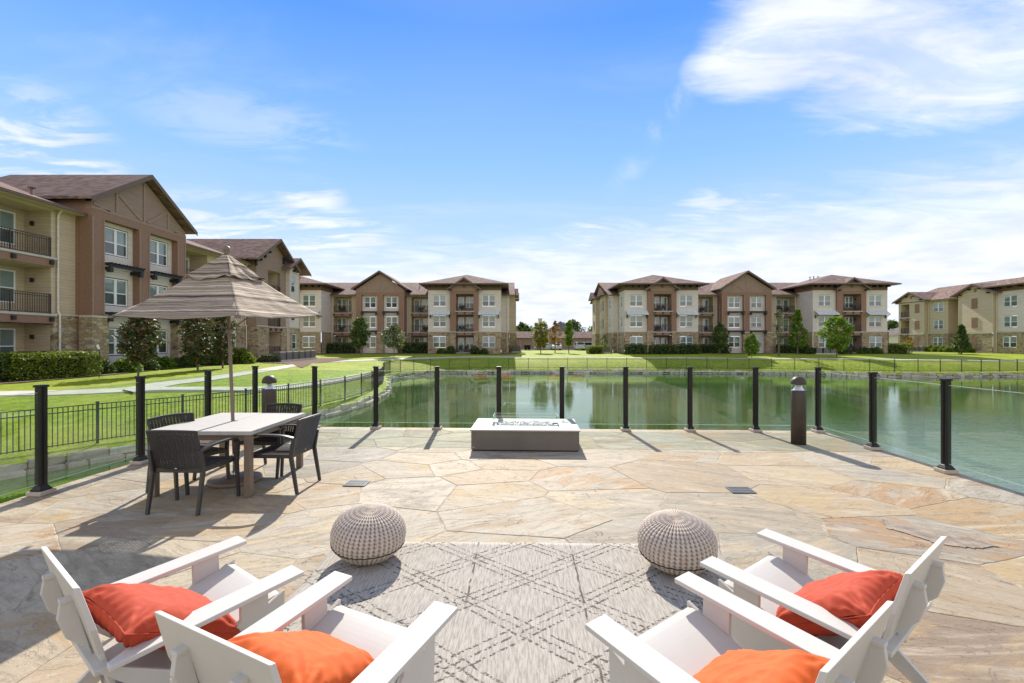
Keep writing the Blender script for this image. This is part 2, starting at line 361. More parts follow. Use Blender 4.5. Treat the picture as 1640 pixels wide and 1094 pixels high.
def deck_material():
    """layered sandstone: every slab has its own colour and grain"""
    m, n, b = newmat('flagstone')
    tc = n.node('ShaderNodeTexCoord').outputs['Object']
    rnd = n.node('ShaderNodeNewGeometry').outputs['Random Per Island']
    def hsh(k): return n.math('FRACT', n.math('MULTIPLY', rnd, k))
    r1, r2, r3 = hsh(17.31), hsh(91.7), hsh(311.9)
    ang = n.math('MULTIPLY', n.math('SUBTRACT', r3, 0.5), 1.3)
    s = n.sep(tc); off = n.math('MULTIPLY', r1, 57.0)
    cx = n.math('ADD', n.math('MULTIPLY', s[0], n.math('COSINE', ang)), n.math('MULTIPLY', s[1], n.math('SINE', ang)))
    cy = n.math('SUBTRACT', n.math('MULTIPLY', s[1], n.math('COSINE', ang)), n.math('MULTIPLY', s[0], n.math('SINE', ang)))
    def co(a, b_): return n.comb(n.math('ADD', n.math('MULTIPLY', cx, a), off), n.math('ADD', n.math('MULTIPLY', cy, b_), off), off)
    band = n.noise(co(1.0, 5.0), 1.0, 8, 0.65, 1.1)
    blot = n.noise(co(1.0, 2.0), 1.1, 8, 0.68, 1.2)
    fine = n.noise(co(7, 42), 1.0, 6, 0.72, 0.5)
    speck = n.noise(tc, 60, 6, 0.75)
    mid = n.noise(tc, 9, 8, 0.72)
    base = n.ramp(r2, [(0.0, (0.43, 0.35, 0.245)), (0.16, (0.53, 0.445, 0.32)), (0.30, (0.34, 0.305, 0.245)), (0.44, (0.57, 0.495, 0.38)), (0.58, (0.44, 0.32, 0.195)), (0.70, (0.47, 0.42, 0.335)), (0.80, (0.38, 0.345, 0.29)), (0.90, (0.50, 0.38, 0.25)), (1.0, (0.30, 0.22, 0.155))])
    stain = n.ramp(r1, [(0.0, (0.44, 0.25, 0.11)), (0.30, (0.50, 0.37, 0.18)), (0.50, (0.29, 0.27, 0.225)), (0.75, (0.58, 0.45, 0.27)), (1.0, (0.25, 0.155, 0.10))])
    c = n.mix(n.math('MULTIPLY', n.smooth(blot, 0.45, 0.60), 0.85), base, stain)
    c = n.mix(n.math('MULTIPLY', n.smooth(band, 0.52, 0.66), 0.55), c, (0.62, 0.545, 0.42))
    c = n.mix(n.math('MULTIPLY', n.math('SUBTRACT', 1.0, n.smooth(band, 0.34, 0.46)), 0.5), c, (0.26, 0.20, 0.14))
    c = n.mix(n.math('MULTIPLY', n.smooth(fine, 0.48, 0.70), 0.45), c, (0.22, 0.17, 0.115))
    c = n.mix(n.math('MULTIPLY', n.smooth(speck, 0.50, 0.72), 0.45), c, (0.24, 0.19, 0.14))
    c = n.mix(n.math('MULTIPLY', n.smooth(mid, 0.55, 0.75), 0.4), c, (0.30, 0.24, 0.17))
    # cleft steps: the surface splits along thin layers
    lay = n.noise(co(0.8, 1.5), 1.5, 9, 0.62, 0.9)
    st = n.math('MULTIPLY', lay, 9.0); fr = n.math('FRACT', st)
    step = n.math('ADD', n.math('FLOOR', st), n.smooth(fr, 0.0, 0.09))
    edge = n.math('SUBTRACT', 1.0, n.smooth(n.math('ABSOLUTE', n.math('SUBTRACT', fr, 0.03)), 0.0, 0.05))
    edge = n.math('MULTIPLY', edge, n.smooth(n.noise(tc, 1.1, 5, 0.6), 0.50, 0.62))
    c = n.mix(n.math('MULTIPLY', edge, 0.9), c, (0.15, 0.10, 0.07))
    pit = n.noise(n.mapping(tc, scale=(1.0, 1.8, 1)), 2.7, 9, 0.72, 0.4)
    pm = n.smooth(pit, 0.685, 0.74)
    c = n.mix(n.math('MULTIPLY', pm, 0.8), c, (0.15, 0.085, 0.055))
    hs = n.node('ShaderNodeHueSaturation'); hs.inputs['Saturation'].default_value = 0.98; hs.inputs['Value'].default_value = 0.80; n.l.new(c, hs.inputs['Color'])
    n.l.new(hs.outputs[0], b.inputs['Base Color'])
    n.l.new(n.math('ADD', 0.55, n.math('MULTIPLY', speck, 0.3)), b.inputs['Roughness']); b.inputs['Specular IOR Level'].default_value = 0.25
    bn = n.node('ShaderNodeBump'); bn.inputs['Strength'].default_value = 0.9; bn.inputs['Distance'].default_value = 0.010
    h = n.math('ADD', n.math('MULTIPLY', step, 0.32), n.math('ADD', n.math('MULTIPLY', fine, 0.22), n.math('MULTIPLY', mid, 0.8)))
    n.l.new(n.math('SUBTRACT', n.math('ADD', h, n.math('MULTIPLY', speck, 0.25)), pm), bn.inputs['Height']); n.l.new(bn.outputs[0], b.inputs['Normal'])
    return m
M['mortar'] = simple('joint_mortar', (0.36, 0.305, 0.23), 0.95, var=0.3, scale=7, bump=0.004)
M['deck'] = deck_material()

def grass_material():
    m, n, b = newmat('lawn_grass')
    tc = n.node('ShaderNodeTexCoord').outputs['Object']
    a = n.noise(tc, 0.35, 5, 0.6); f = n.noise(n.mapping(tc, scale=(1, 0.45, 1)), 5.0, 6, 0.75); g = n.noise(tc, 28, 4, 0.7)
    c = n.mix(n.smooth(f, 0.32, 0.68), (0.13, 0.195, 0.008), (0.34, 0.43, 0.028))
    c = n.mix(n.math('MULTIPLY', n.smooth(a, 0.42, 0.7), 0.5), c, (0.42, 0.43, 0.055))
    c = n.mix(n.math('MULTIPLY', n.smooth(g, 0.5, 0.72), 0.55), c, (0.06, 0.11, 0.01))
    n.l.new(c, b.inputs['Base Color']); b.inputs['Roughness'].default_value = 0.8; b.inputs['Specular IOR Level'].default_value = 0.15
    bn = n.node('ShaderNodeBump'); bn.inputs['Strength'].default_value = 0.8; bn.inputs['Distance'].default_value = 0.06
    n.l.new(n.math('ADD', g, f), bn.inputs['Height']); n.l.new(bn.outputs[0], b.inputs['Normal'])
    return m
M['grass'] = grass_material()
def water_material():
    m, n, b = newmat('pond_water')
    tc = n.node('ShaderNodeTexCoord').outputs['Object']
    a = n.noise(tc, 0.12, 4)
    c = n.mix(n.smooth(a, 0.35, 0.65), (0.026, 0.078, 0.006), (0.052, 0.112, 0.010))
    n.l.new(c, b.inputs['Base Color']); b.inputs['Roughness'].default_value = 0.025; b.inputs['IOR'].default_value = 1.95
    b.inputs['Specular IOR Level'].default_value = 0.55
    w1 = n.noise(n.mapping(tc, scale=(0.55, 1.6, 1)), 2.2, 4, 0.6, 0.4)
    w2 = n.noise(n.mapping(tc, scale=(0.6, 1.3, 1), rot=(0, 0, 0.3)), 0.5, 3, 0.5, 0.3)
    # rougher water to the right, calmer near the far bank
    sp = n.sep(tc)
    amp = n.math('ADD', 0.055, n.math('MULTIPLY', n.math('MULTIPLY', n.smooth(sp[0], 4.0, 15.0), n.math('SUBTRACT', 1.0, n.smooth(sp[1], 14.0, 34.0))), 0.42))
    bn = n.node('ShaderNodeBump'); bn.inputs['Strength'].default_value = 1.0; bn.inputs['Distance'].default_value = 0.03
    n.l.new(n.math('MULTIPLY', n.math('ADD', n.math('ADD', w1, n.math('MULTIPLY', n.noise(n.mapping(tc, scale=(0.5, 1.6, 1)), 7.5, 3, 0.6), 0.6)), n.math('MULTIPLY', w2, 0.9)), amp), bn.inputs['Height']); n.l.new(bn.outputs[0], b.inputs['Normal'])
    lw = n.node('ShaderNodeLayerWeight'); lw.inputs['Blend'].default_value = 0.5; n.l.new(bn.outputs[0], lw.inputs['Normal'])
    df = n.node('ShaderNodeBsdfDiffuse'); n.l.new(c, df.inputs[0])
    gl = n.node('ShaderNodeBsdfGlossy'); gl.inputs['Roughness'].default_value = 0.012; gl.inputs[0].default_value = (0.93, 0.96, 0.95, 1); n.l.new(bn.outputs[0], gl.inputs['Normal'])
    mx = n.node('ShaderNodeMixShader'); n.l.new(n.math('ADD', 0.05, n.math('MULTIPLY', n.math('POWER', lw.outputs['Facing'], 3.8), 0.88), clamp=True), mx.inputs[0])
    n.l.new(df.outputs[0], mx.inputs[1]); n.l.new(gl.outputs[0], mx.inputs[2]); n.l.new(mx.outputs[0], n.n['Material Output'].inputs[0])
    return m
M['water'] = water_material()

def rug_material():
    m, n, b = newmat('outdoor_rug')
    tc = n.node('ShaderNodeTexCoord').outputs['Object']; s0 = n.sep(tc)
    wob = n.math('MULTIPLY', n.math('SUBTRACT', n.noise(tc, 9, 3), 0.5), 0.022)
    x = n.math('ADD', s0[0], wob); y = n.math('ADD', s0[1], wob)
    u = n.math('ADD', n.math('DIVIDE', x, 0.74), n.math('DIVIDE', y, 0.57)); v = n.math('SUBTRACT', n.math('DIVIDE', x, 0.74), n.math('DIVIDE', y, 0.57))
    def lines(t, seedx):
        d = n.math('SUBTRACT', n.math('FRACT', n.math('ADD', t, 0.5)), 0.5)
        tot = None
        for k in (-0.125, 0.0, 0.125):
            l = n.math('SUBTRACT', 1.0, n.smooth(n.math('ABSOLUTE', n.math('SUBTRACT', d, k)), 0.008, 0.026))
            dash = n.noise(n.mapping(tc, scale=(1, 1, 1), loc=(seedx + k * 90, k * 50, 0)), 58, 2, 0.5)
            l = n.math('MULTIPLY', l, n.smooth(dash, 0.46, 0.56))
            tot = l if tot is None else n.math('MAXIMUM', tot, l)
        return tot
    L = n.math('MAXIMUM', lines(u, 3.0), lines(v, 11.0))
    dx = n.math('SUBTRACT', n.math('FRACT', n.math('DIVIDE', x, 0.74)), 0.5)
    vl = n.math('MULTIPLY', n.math('SUBTRACT', 1.0, n.smooth(n.math('ABSOLUTE', dx), 0.004, 0.013)), n.smooth(n.noise(n.mapping(tc, scale=(1, 0.35, 1)), 30, 2), 0.40, 0.5))
    vl = n.math('MULTIPLY', vl, n.smooth(n.noise(tc, 1.3, 1), 0.42, 0.5))
    L = n.math('MAXIMUM', L, vl)
    weave = n.noise(n.comb(n.math('MULTIPLY', s0[0], 95), n.math('MULTIPLY', s0[1], 9), 0.0), 1.0, 4, 0.7)
    fine = n.noise(n.comb(n.math('MULTIPLY', s0[0], 240), n.math('MULTIPLY', s0[1], 60), 0.0), 1.0, 3, 0.6)
    c = n.mix(n.smooth(weave, 0.38, 0.66), (0.455, 0.42, 0.37), (0.29, 0.262, 0.23))
    c = n.mix(n.math('MULTIPLY', n.smooth(fine, 0.5, 0.75), 0.5), c, (0.27, 0.235, 0.205))
    c = n.mix(n.math('MULTIPLY', L, 0.9), c, (0.085, 0.07, 0.06))
    n.l.new(c, b.inputs['Base Color']); b.inputs['Roughness'].default_value = 0.95; b.inputs['Specular IOR Level'].default_value = 0.1
    bn = n.node('ShaderNodeBump'); bn.inputs['Strength'].default_value = 0.6; bn.inputs['Distance'].default_value = 0.004
    n.l.new(n.math('SUBTRACT', weave, L), bn.inputs['Height']); n.l.new(bn.outputs[0], b.inputs['Normal'])
    return m
M['rug'] = rug_material()
def canopy_material():
    m, n, b = newmat('striped_canopy')
    tc = n.node('ShaderNodeTexCoord').outputs['Object']; s = n.sep(tc)
    w = n.noise(n.mapping(tc, scale=(1, 1, 1)), 5.0, 4, 0.6)
    z = n.math('ADD', s[2], n.math('MULTIPLY', n.math('SUBTRACT', w, 0.5), 0.03))
    st = n.noise(n.comb(0.0, 0.0, z), 24.0, 1, 0.6)
    br = n.noise(n.mapping(tc, scale=(2.0, 2.0, 30)), 1.0, 3, 0.6)
    k = n.math('ADD', n.math('MULTIPLY', st, 0.88), n.math('MULTIPLY', br, 0.12))
    c = n.ramp(k, [(0.34, (0.045, 0.030, 0.024)), (0.42, (0.20, 0.15, 0.115)), (0.47, (0.44, 0.35, 0.26)), (0.52, (0.19, 0.145, 0.115)), (0.58, (0.66, 0.55, 0.41)), (0.66, (0.11, 0.078, 0.065))])
    n.l.new(c, b.inputs['Base Color']); b.inputs['Roughness'].default_value = 0.9
    bn = n.node('ShaderNodeBump'); bn.inputs['Strength'].default_value = 0.8; bn.inputs['Distance'].default_value = 0.03
    n.l.new(n.noise(n.mapping(tc, scale=(1.5, 1.5, 6)), 2.0, 4), bn.inputs['Height']); n.l.new(bn.outputs[0], b.inputs['Normal'])
    tr = n.node('ShaderNodeBsdfTranslucent'); n.l.new(c, tr.inputs[0])
    mx = n.node('ShaderNodeMixShader'); mx.inputs[0].default_value = 0.10
    n.l.new(b.outputs[0], mx.inputs[1]); n.l.new(tr.outputs[0], mx.inputs[2]); n.l.new(mx.outputs[0], n.n['Material Output'].inputs[0])
    return m
M['canopy'] = canopy_material()
def bankmat():
    m, n, b = newmat('bank_limestone')
    tc = n.node('ShaderNodeTexCoord').outputs['Object']; rnd = n.node('ShaderNodeNewGeometry').outputs['Random Per Island']
    c = n.ramp(rnd, [(0, (0.30, 0.27, 0.21)), (0.4, (0.44, 0.39, 0.30)), (0.75, (0.50, 0.46, 0.37)), (1, (0.36, 0.34, 0.29))])
    c = n.mix(n.math('MULTIPLY', n.smooth(n.noise(tc, 3.5, 7, 0.7), 0.48, 0.7), 0.6), c, (0.13, 0.115, 0.08))
    c = n.mix(n.math('MULTIPLY', n.smooth(n.noise(tc, 22, 4, 0.7), 0.5, 0.75), 0.4), c, (0.2, 0.18, 0.14))
    n.l.new(c, b.inputs['Base Color']); b.inputs['Roughness'].default_value = 0.95
    bn = n.node('ShaderNodeBump'); bn.inputs['Strength'].default_value = 1.0; bn.inputs['Distance'].default_value = 0.05
    n.l.new(n.noise(tc, 5, 8, 0.7), bn.inputs['Height']); n.l.new(bn.outputs[0], b.inputs['Normal'])
    return m
M['flake'] = simple('dark_flagstone', (0.25, 0.20, 0.155), 0.85, var=0.35, scale=9, bump=0.01)
M['bankstone'] = bankmat()
M['lf_magnolia'] = leaf_mat('magnolia_leaf', (0.014, 0.036, 0.010), (0.075, 0.11, 0.035), (0.18, 0.09, 0.045), 0.12)
M['lf_dark'] = leaf_mat('dark_leaf', (0.03, 0.055, 0.014), (0.10, 0.15, 0.035), None, 0.2)
M['lf_green'] = leaf_mat('green_leaf', (0.06, 0.12, 0.010), (0.18, 0.29, 0.025), None, 0.35)
M['lf_olive'] = leaf_mat('olive_leaf', (0.07, 0.085, 0.035), (0.16, 0.18, 0.09), None, 0.25)
M['lf_yellow'] = leaf_mat('yellow_leaf', (0.10, 0.10, 0.012), (0.27, 0.24, 0.03), None, 0.3)
M['lf_rust'] = leaf_mat('rust_leaf', (0.20, 0.09, 0.02), (0.42, 0.19, 0.045), None, 0.3)
M['lf_hedge'] = leaf_mat('hedge_leaf', (0.035, 0.075, 0.006), (0.22, 0.27, 0.025), None, 0.35)
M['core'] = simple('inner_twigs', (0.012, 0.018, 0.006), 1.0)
# ================================================================ TERRAIN
WATER = -2.05
SHORE = [(-17.5, -30), (-17.2, -5), (-16.0, 5), (-14.9, 10), (-13.6, 12.5), (-12.5, 14.4), (-11.3, 16.1), (-10.3, 18), (-9.7, 20), (-8.85, 24), (-8.55, 27),
         (-8.7, 30.5), (-9.2, 34), (-10.2, 38), (-11.2, 41.5), (-11.7, 44.5), (-11.0, 48), (-9, 51), (-5, 52.8), (4, 53.4), (15, 53.2), (26, 52.4), (33, 50.2),
         (39, 48), (46, 47.6), (53, 48.4), (62, 50), (80, 52), (95, 45), (102, 20), (102, -30)]
def catmull(pts, n=6):
    out = []
    P = [Vector((*p, 0)) if len(p) == 2 else Vector(p) for p in pts]
    for i in range(len(P) - 1):
        p0 = P[max(i - 1, 0)]; p1 = P[i]; p2 = P[i + 1]; p3 = P[min(i + 2, len(P) - 1)]
        for k in range(n):
            t = k / n
            out.append(0.5 * ((2 * p1) + (-p0 + p2) * t + (2 * p0 - 5 * p1 + 4 * p2 - p3) * t * t + (-p0 + 3 * p1 - 3 * p2 + p3) * t ** 3))
    out.append(P[-1]); return out
SH = [(p.x, p.y) for p in catmull(SHORE, 5)]
def inside(x, y, P=SH):
    c = False; n = len(P); j = n - 1
    for i in range(n):
        xi, yi = P[i]; xj, yj = P[j]
        if (yi > y) != (yj > y) and x < (xj - xi) * (y - yi) / (yj - yi) + xi: c = not c
        j = i
    return c
def sdist(x, y):
    best = 1e9
    for i in range(len(SH) - 1):
        ax, ay = SH[i]; bx, by = SH[i + 1]
        dx = bx - ax; dy = by - ay; t = ((x - ax) * dx + (y - ay) * dy) / (dx * dx + dy * dy + 1e-9)
        t = 0 if t < 0 else 1 if t > 1 else t
        q = (x - ax - t * dx) ** 2 + (y - ay - t * dy) ** 2
        if q < best: best = q
    d = math.sqrt(best)
    return -d if inside(x, y) else d
def gz(x, y):
    d = sdist(x, y)
    if d < 0: return -1.7
    return -0.2 - 1.5 * math.exp(-d / 3.4) + 0.03 * math.sin(x * 0.5) * math.cos(y * 0.37) * min(1, d / 6)
def ray(px, py):
    """ground point seen at a pixel of the photograph"""
    dx = (px - 820) / F; dz = (547 - py) / F
    y = 9.0
    while y < 400:
        x = dx * y
        if x < -8.5 or y > 40:
            if EYE + dz * y <= (gz(x, y)): break
        y += 0.25
    return (dx * y, y, gz(dx * y, y))
# flat-area points, denser near the bank
pts = []; n0 = len(SH)
pts += [Vector(p) for p in SH]
def offs(d):
    out = []
    for i in range(len(SH)):
        a = SH[max(i - 1, 0)]; b = SH[min(i + 1, len(SH) - 1)]
        t = Vector((b[0] - a[0], b[1] - a[1])).normalized(); nrm = Vector((-t.y, t.x))
        out.append(Vector(SH[i]) + nrm * d)
    return out
for d in (0.7, 1.5, 2.6, 4.0, 6.0):
    for p in offs(d):
        s = sdist(p.x, p.y)
        if s > d * 0.8: pts.append(p)
for ix in range(-36, 60):
    for iy in range(-18, 60):
        x = ix * 2.0 + rng.uniform(-.2, .2); y = iy * 2.0 + rng.uniform(-.2, .2)
        if sdist(x, y) > 6.5: pts.append(Vector((x, y)))
for ix in range(-14, 20):
    for iy in range(-6, 26):
        x = ix * 40.0; y = iy * 40.0
        if not (-74 < x < 122 and -38 < y < 122): pts.append(Vector((x, y)))
edges = [(i, i + 1) for i in range(n0 - 1)]
res = delaunay_2d_cdt(pts, edges, [], 0, 1e-4)
V2, _, F2 = res[0], res[1], res[2]
vz = [(v.x, v.y, (gz(v.x, v.y) if (-120 < v.x < 160 and -60 < v.y < 160) else -0.2)) for v in V2]
keep = []
for f in F2:
    cx = sum(V2[i].x for i in f) / 3; cy = sum(V2[i].y for i in f) / 3
    if not inside(cx, cy): keep.append(tuple(f))
g = MB(); g.smooth = True; g.add(vz, keep)
lawn = tag(g.build('lawn', M['grass']), kind='structure')
w = MB(); w.quad((-18.5, -31, WATER), (104, -31, WATER), (104, 56, WATER), (-18.5, 56, WATER))
tag(w.build('pond_water', M['water']), kind='structure')
w = MB(); w.quad((-30, -60, -3.4), (130, -60, -3.4), (130, 70, -3.4), (-30, 70, -3.4))
tag(w.build('pond_bed', M['mulch']), kind='structure')
# stone edging of the pond: rough limestone blocks in two courses
def bank():
    mb = MB(); L = 0; P = [Vector((p[0], p[1], 0)) for p in SH]
    seglen = [0]
    for a, b in zip(P, P[1:]): seglen.append(seglen[-1] + (b - a).length)
    def at_len(s):
        for i in range(len(P) - 1):
            if seglen[i + 1] >= s:
                t = (s - seglen[i]) / (seglen[i + 1] - seglen[i]); return P[i].lerp(P[i + 1], t), (P[i + 1] - P[i]).normalized()
        return P[-1], (P[-1] - P[-2]).normalized()
    r = random.Random(3)
    for course, (z0, z1, off) in enumerate(((-2.5, -1.9, -0.12), (-1.9, -1.66, 0.02))):
        s = 20.0
        while s < seglen[-1] - 70:
            ln = r.uniform(0.5, 1.1) if s < 62 else r.uniform(0.35, 0.95)
            p, t = at_len(s); q, t2 = at_len(s + ln - (0.03 if s < 62 else 0.06)); nrm = Vector((-t.y, t.x, 0)); n2 = Vector((-t2.y, t2.x, 0))
            j = r.uniform(-0.05, 0.06); zt = z1 + r.uniform(-0.035, 0.03) + (r.uniform(-.10, .09) if s > 62 else 0)
            a = p - nrm * (0.05 + j - off); b = q - n2 * (0.05 + j - off + r.uniform(-.08, .08)); c = q + n2 * 0.55; d = p + nrm * 0.55
            h = 0.04
            ai = a + nrm * h + t * h; bi = b + n2 * h - t2 * h
            vs = [(a.x, a.y, z0), (b.x, b.y, z0), (c.x, c.y, z0), (d.x, d.y, z0), (a.x, a.y, zt - h), (b.x, b.y, zt - h), (ai.x, ai.y, zt), (bi.x, bi.y, zt), (c.x, c.y, zt), (d.x, d.y, zt)]
            mb.add(vs, [(0, 1, 5, 4), (4, 5, 7, 6), (6, 7, 8, 9), (1, 2, 8, 7, 5), (0, 4, 6, 9, 3), (2, 3, 9, 8)])
            s += ln
    return mb
o = bank().build('pond_edging', M['bankstone'])
tag(o, 'low wall of rough pale limestone blocks edging the whole pond', 'retaining wall')

def ribbon(name, line, width, mat, lift=0.03, kind='structure', step=0.8):
    mb = MB(); P = catmull(line, 8); out = []
    n = len(P); W_ = width if isinstance(width, (list, tuple)) else [width] * len(line)
    rows = []
    for i, p in enumerate(P):
        a = P[max(i - 1, 0)]; b = P[min(i + 1, n - 1)]; t = (b - a); t.z = 0; t.normalize(); nr = Vector((-t.y, t.x, 0))
        wv = W_[min(len(W_) - 1, int(i / 8))]
        rows.append([p + nr * (k * wv / 2) for k in (-1, -.5, 0, .5, 1)])
    vs = []; fs = []
    for r in rows:
        for q in r:
            vs.append((q.x, q.y, gz(q.x, q.y) + lift))
    for i in range(n - 1):
        for k in range(4): fs.append((i * 5 + k, i * 5 + k + 1, (i + 1) * 5 + k + 1, (i + 1) * 5 + k))
    mb.smooth = True; mb.add(vs, fs); mb.smooth = False
    # edge skirts
    for i in range(n - 1):
        for k in (0, 4):
            a = vs[i * 5 + k]; b = vs[(i + 1) * 5 + k]
            mb.quad(a, b, (b[0], b[1], b[2] - 0.12), (a[0], a[1], a[2] - 0.12))
    return tag(mb.build(name, mat), kind=kind)
def G(lst): return [ray(*p)[:2] for p in lst]
main = G([(-120, 634), (0, 631.6), (110, 630), (213, 624.5), (268, 616), (335, 607.6), (396, 597.8), (457, 587.7), (500, 582), (534, 579.3), (596, 576.8), (652, 574.8), (700, 573.2)])
far = [(x, 66.0) for x in (-6, 2, 10)] 
m2 = G([(740, 572.2), (800, 572.0), (900, 572.8), (1001, 573.5), (1180, 574.7), (1300, 575.6), (1460, 576.8), (1561, 578), (1640, 579.5), (1720, 581)])
ribbon('footpath', main + m2, [1.15] * 12 + [0.8] * 14, M['conc'], 0.035)
ribbon('branch_footpath', G([(205, 629.5), (244, 627.5), (335, 625.8), (405, 625.2), (457, 622.4), (480, 620.3), (507, 617.2), (552, 609), (579, 603.5), (596, 599.8), (612, 594)]), 0.8, M['conc'], 0.09)
# ---------------------------------------------------------------- pond fence
def fence():
    root = empty('pond_fence', (0, 0, 0), 0, 'low black metal picket fence following the pond bank', 'fence')
    P = offs(0.42)
    P = [p for p in P if p.y > 3.0][:]
    # resample into bays
    bays = [P[0]]; acc = 0
    L = [0]
    for a, b in zip(P, P[1:]): L.append(L[-1] + (b - a).length)
    tot = L[-1]
    def at(s):
        for i in range(len(P) - 1):
            if L[i + 1] >= s:
                return P[i].lerp(P[i + 1], (s - L[i]) / max(1e-6, L[i + 1] - L[i]))
        return P[-1]
    step = 2.3; k = 0; n = 0
    pts_ = []
    s = 0
    while s < tot:
        p = at(s)
        if p.x > 84: break
        pts_.append(p); s += step
    for i, p in enumerate(pts_):
        z = gz(p.x, p.y); mb = MB(); mb.box(p.x - .028, p.x + .028, p.y - .028, p.y + .028, z - .1, z + 1.27)
        mb.box(p.x - .036, p.x + .036, p.y - .036, p.y + .036, z + 1.27, z + 1.30); mb.build('post', M['fencem'], root)
        if i == len(pts_) - 1: break
        q = pts_[i + 1]; zq = gz(q.x, q.y); mb = MB()
        a = Vector((p.x, p.y, z)); b = Vector((q.x, q.y, zq)); n = 20
        for zz in (0.10, 1.06, 1.22): mb.bar(a + Vector((0, 0, zz)), b + Vector((0, 0, zz)), 0.022, 0.028)
        for j in range(1, n):
            c = a.lerp(b, j / n); w_ = .0085
            mb.box(c.x - w_, c.x + w_, c.y - w_, c.y + w_, c.z + 0.06, c.z + 1.22)
        mb.build('picket_panel', M['fencem'], root)
fence()
# mulch beds
def sheet(name, poly, mat, lift=0.04, label=None):
    mb = MB()
    P = [Vector(p[:2]) for p in poly]
    xs = [p.x for p in P]; ys = [p.y for p in P]
    grid = [Vector((x, y)) for x in [min(xs) + i * 0.8 for i in range(int((max(xs) - min(xs)) / 0.8) + 1)] for y in [min(ys) + i * 0.8 for i in range(int((max(ys) - min(ys)) / 0.8) + 1)] if inside(x, y, [(q.x, q.y) for q in P])]
    allp = P + grid
    r = delaunay_2d_cdt(allp, [(i, (i + 1) % len(P)) for i in range(len(P))], [], 1, 1e-4)
    mb.smooth = True
    mb.add([(v.x, v.y, gz(v.x, v.y) + lift) for v in r[0]], [tuple(f) for f in r[2]])
    return tag(mb.build(name, mat), kind='structure')
sheet('mulch_bed', [(-29.5, 66.3), (-24, 66.8), (-15, 67), (-8, 66.8), (-0.6, 66.2), (0.8, 68), (0.8, 74), (-29.5, 74)], M['mulch'])
sheet('mulch_bed', [(16.5, 68.0), (26, 68.2), (34, 69.2), (44, 69), (46, 68), (57, 67.8), (60.5, 69.5), (61.5, 76), (56, 77), (16.5, 74)], M['mulch'])
sheet('mulch_bed', [ray(484, 590)[:2], ray(500, 583)[:2], ray(560, 576.6)[:2], ray(545, 574)[:2], ray(470, 575)[:2], ray(425, 577)[:2], ray(420, 582)[:2], ray(455, 583)[:2]], M['mulch'])
sheet('mulch_bed', [(-25.5, 14), (-23.2, 16), (-22.3, 21.0), (-22.6, 26), (-22.9, 30), (-23.1, 36), (-22.6, 41), (-25.5, 44)], M['mulch'])
for x, y in ((1449, 575),):
    sheet('mulch_bed', [(57.5, 68.2), (61, 66.5), (66, 64.5), (66.5, 65.5), (62, 69), (59, 71)], M['mulch'], 0.05)
mb = MB(); mb.quad((-60, 96, -0.14), (110, 96, -0.14), (110, 104.6, -0.14), (-60, 104.6, -0.14)); tag(mb.build('drive', M['asph']), kind='structure')
# ================================================================ PATIO
PR = R(-2.4)      # the terrace is turned slightly against the view
def pt(x, y): # patio frame -> world
    c, s = math.cos(PR), math.sin(PR); return (x * c - y * s, x * s + y * c)
# fence corners (world), measured on the post pads
CL = Vector((-4.92, 8.79)); CR_ = Vector((5.575, 8.36))
ux = (CR_ - CL).normalized(); uy = Vector((-ux.y, ux.x))
def dk(a, b): return CL + ux * a + uy * b
width = (CR_ - CL).length
def deck_box(z0, z1, name, mat, grow=0.0):
    mb = MB(); a0, a1, b0, b1 = -0.12 - grow, width + 0.12 + grow, -14, 0.12 + grow
    mb.prism([(*dk(a0, b1), z1), (*dk(a1, b1), z1), (*dk(a1, b0), z1), (*dk(a0, b0), z1)], (0, 0, z0 - z1)); return tag(mb.build(name, mat), kind='structure')
deck_box(-3.2, -0.0035, 'patio_base', M['mortar'])
def clip(poly, p, nrm):
    out = []
    for i in range(len(poly)):
        a, b = poly[i], poly[(i + 1) % len(poly)]; da = (a - p).dot(nrm); db = (b - p).dot(nrm)
        if da <= 0: out.append(a)
        if (da < 0 < db) or (db < 0 < da): out.append(a.lerp(b, da / (da - db)))
    return out
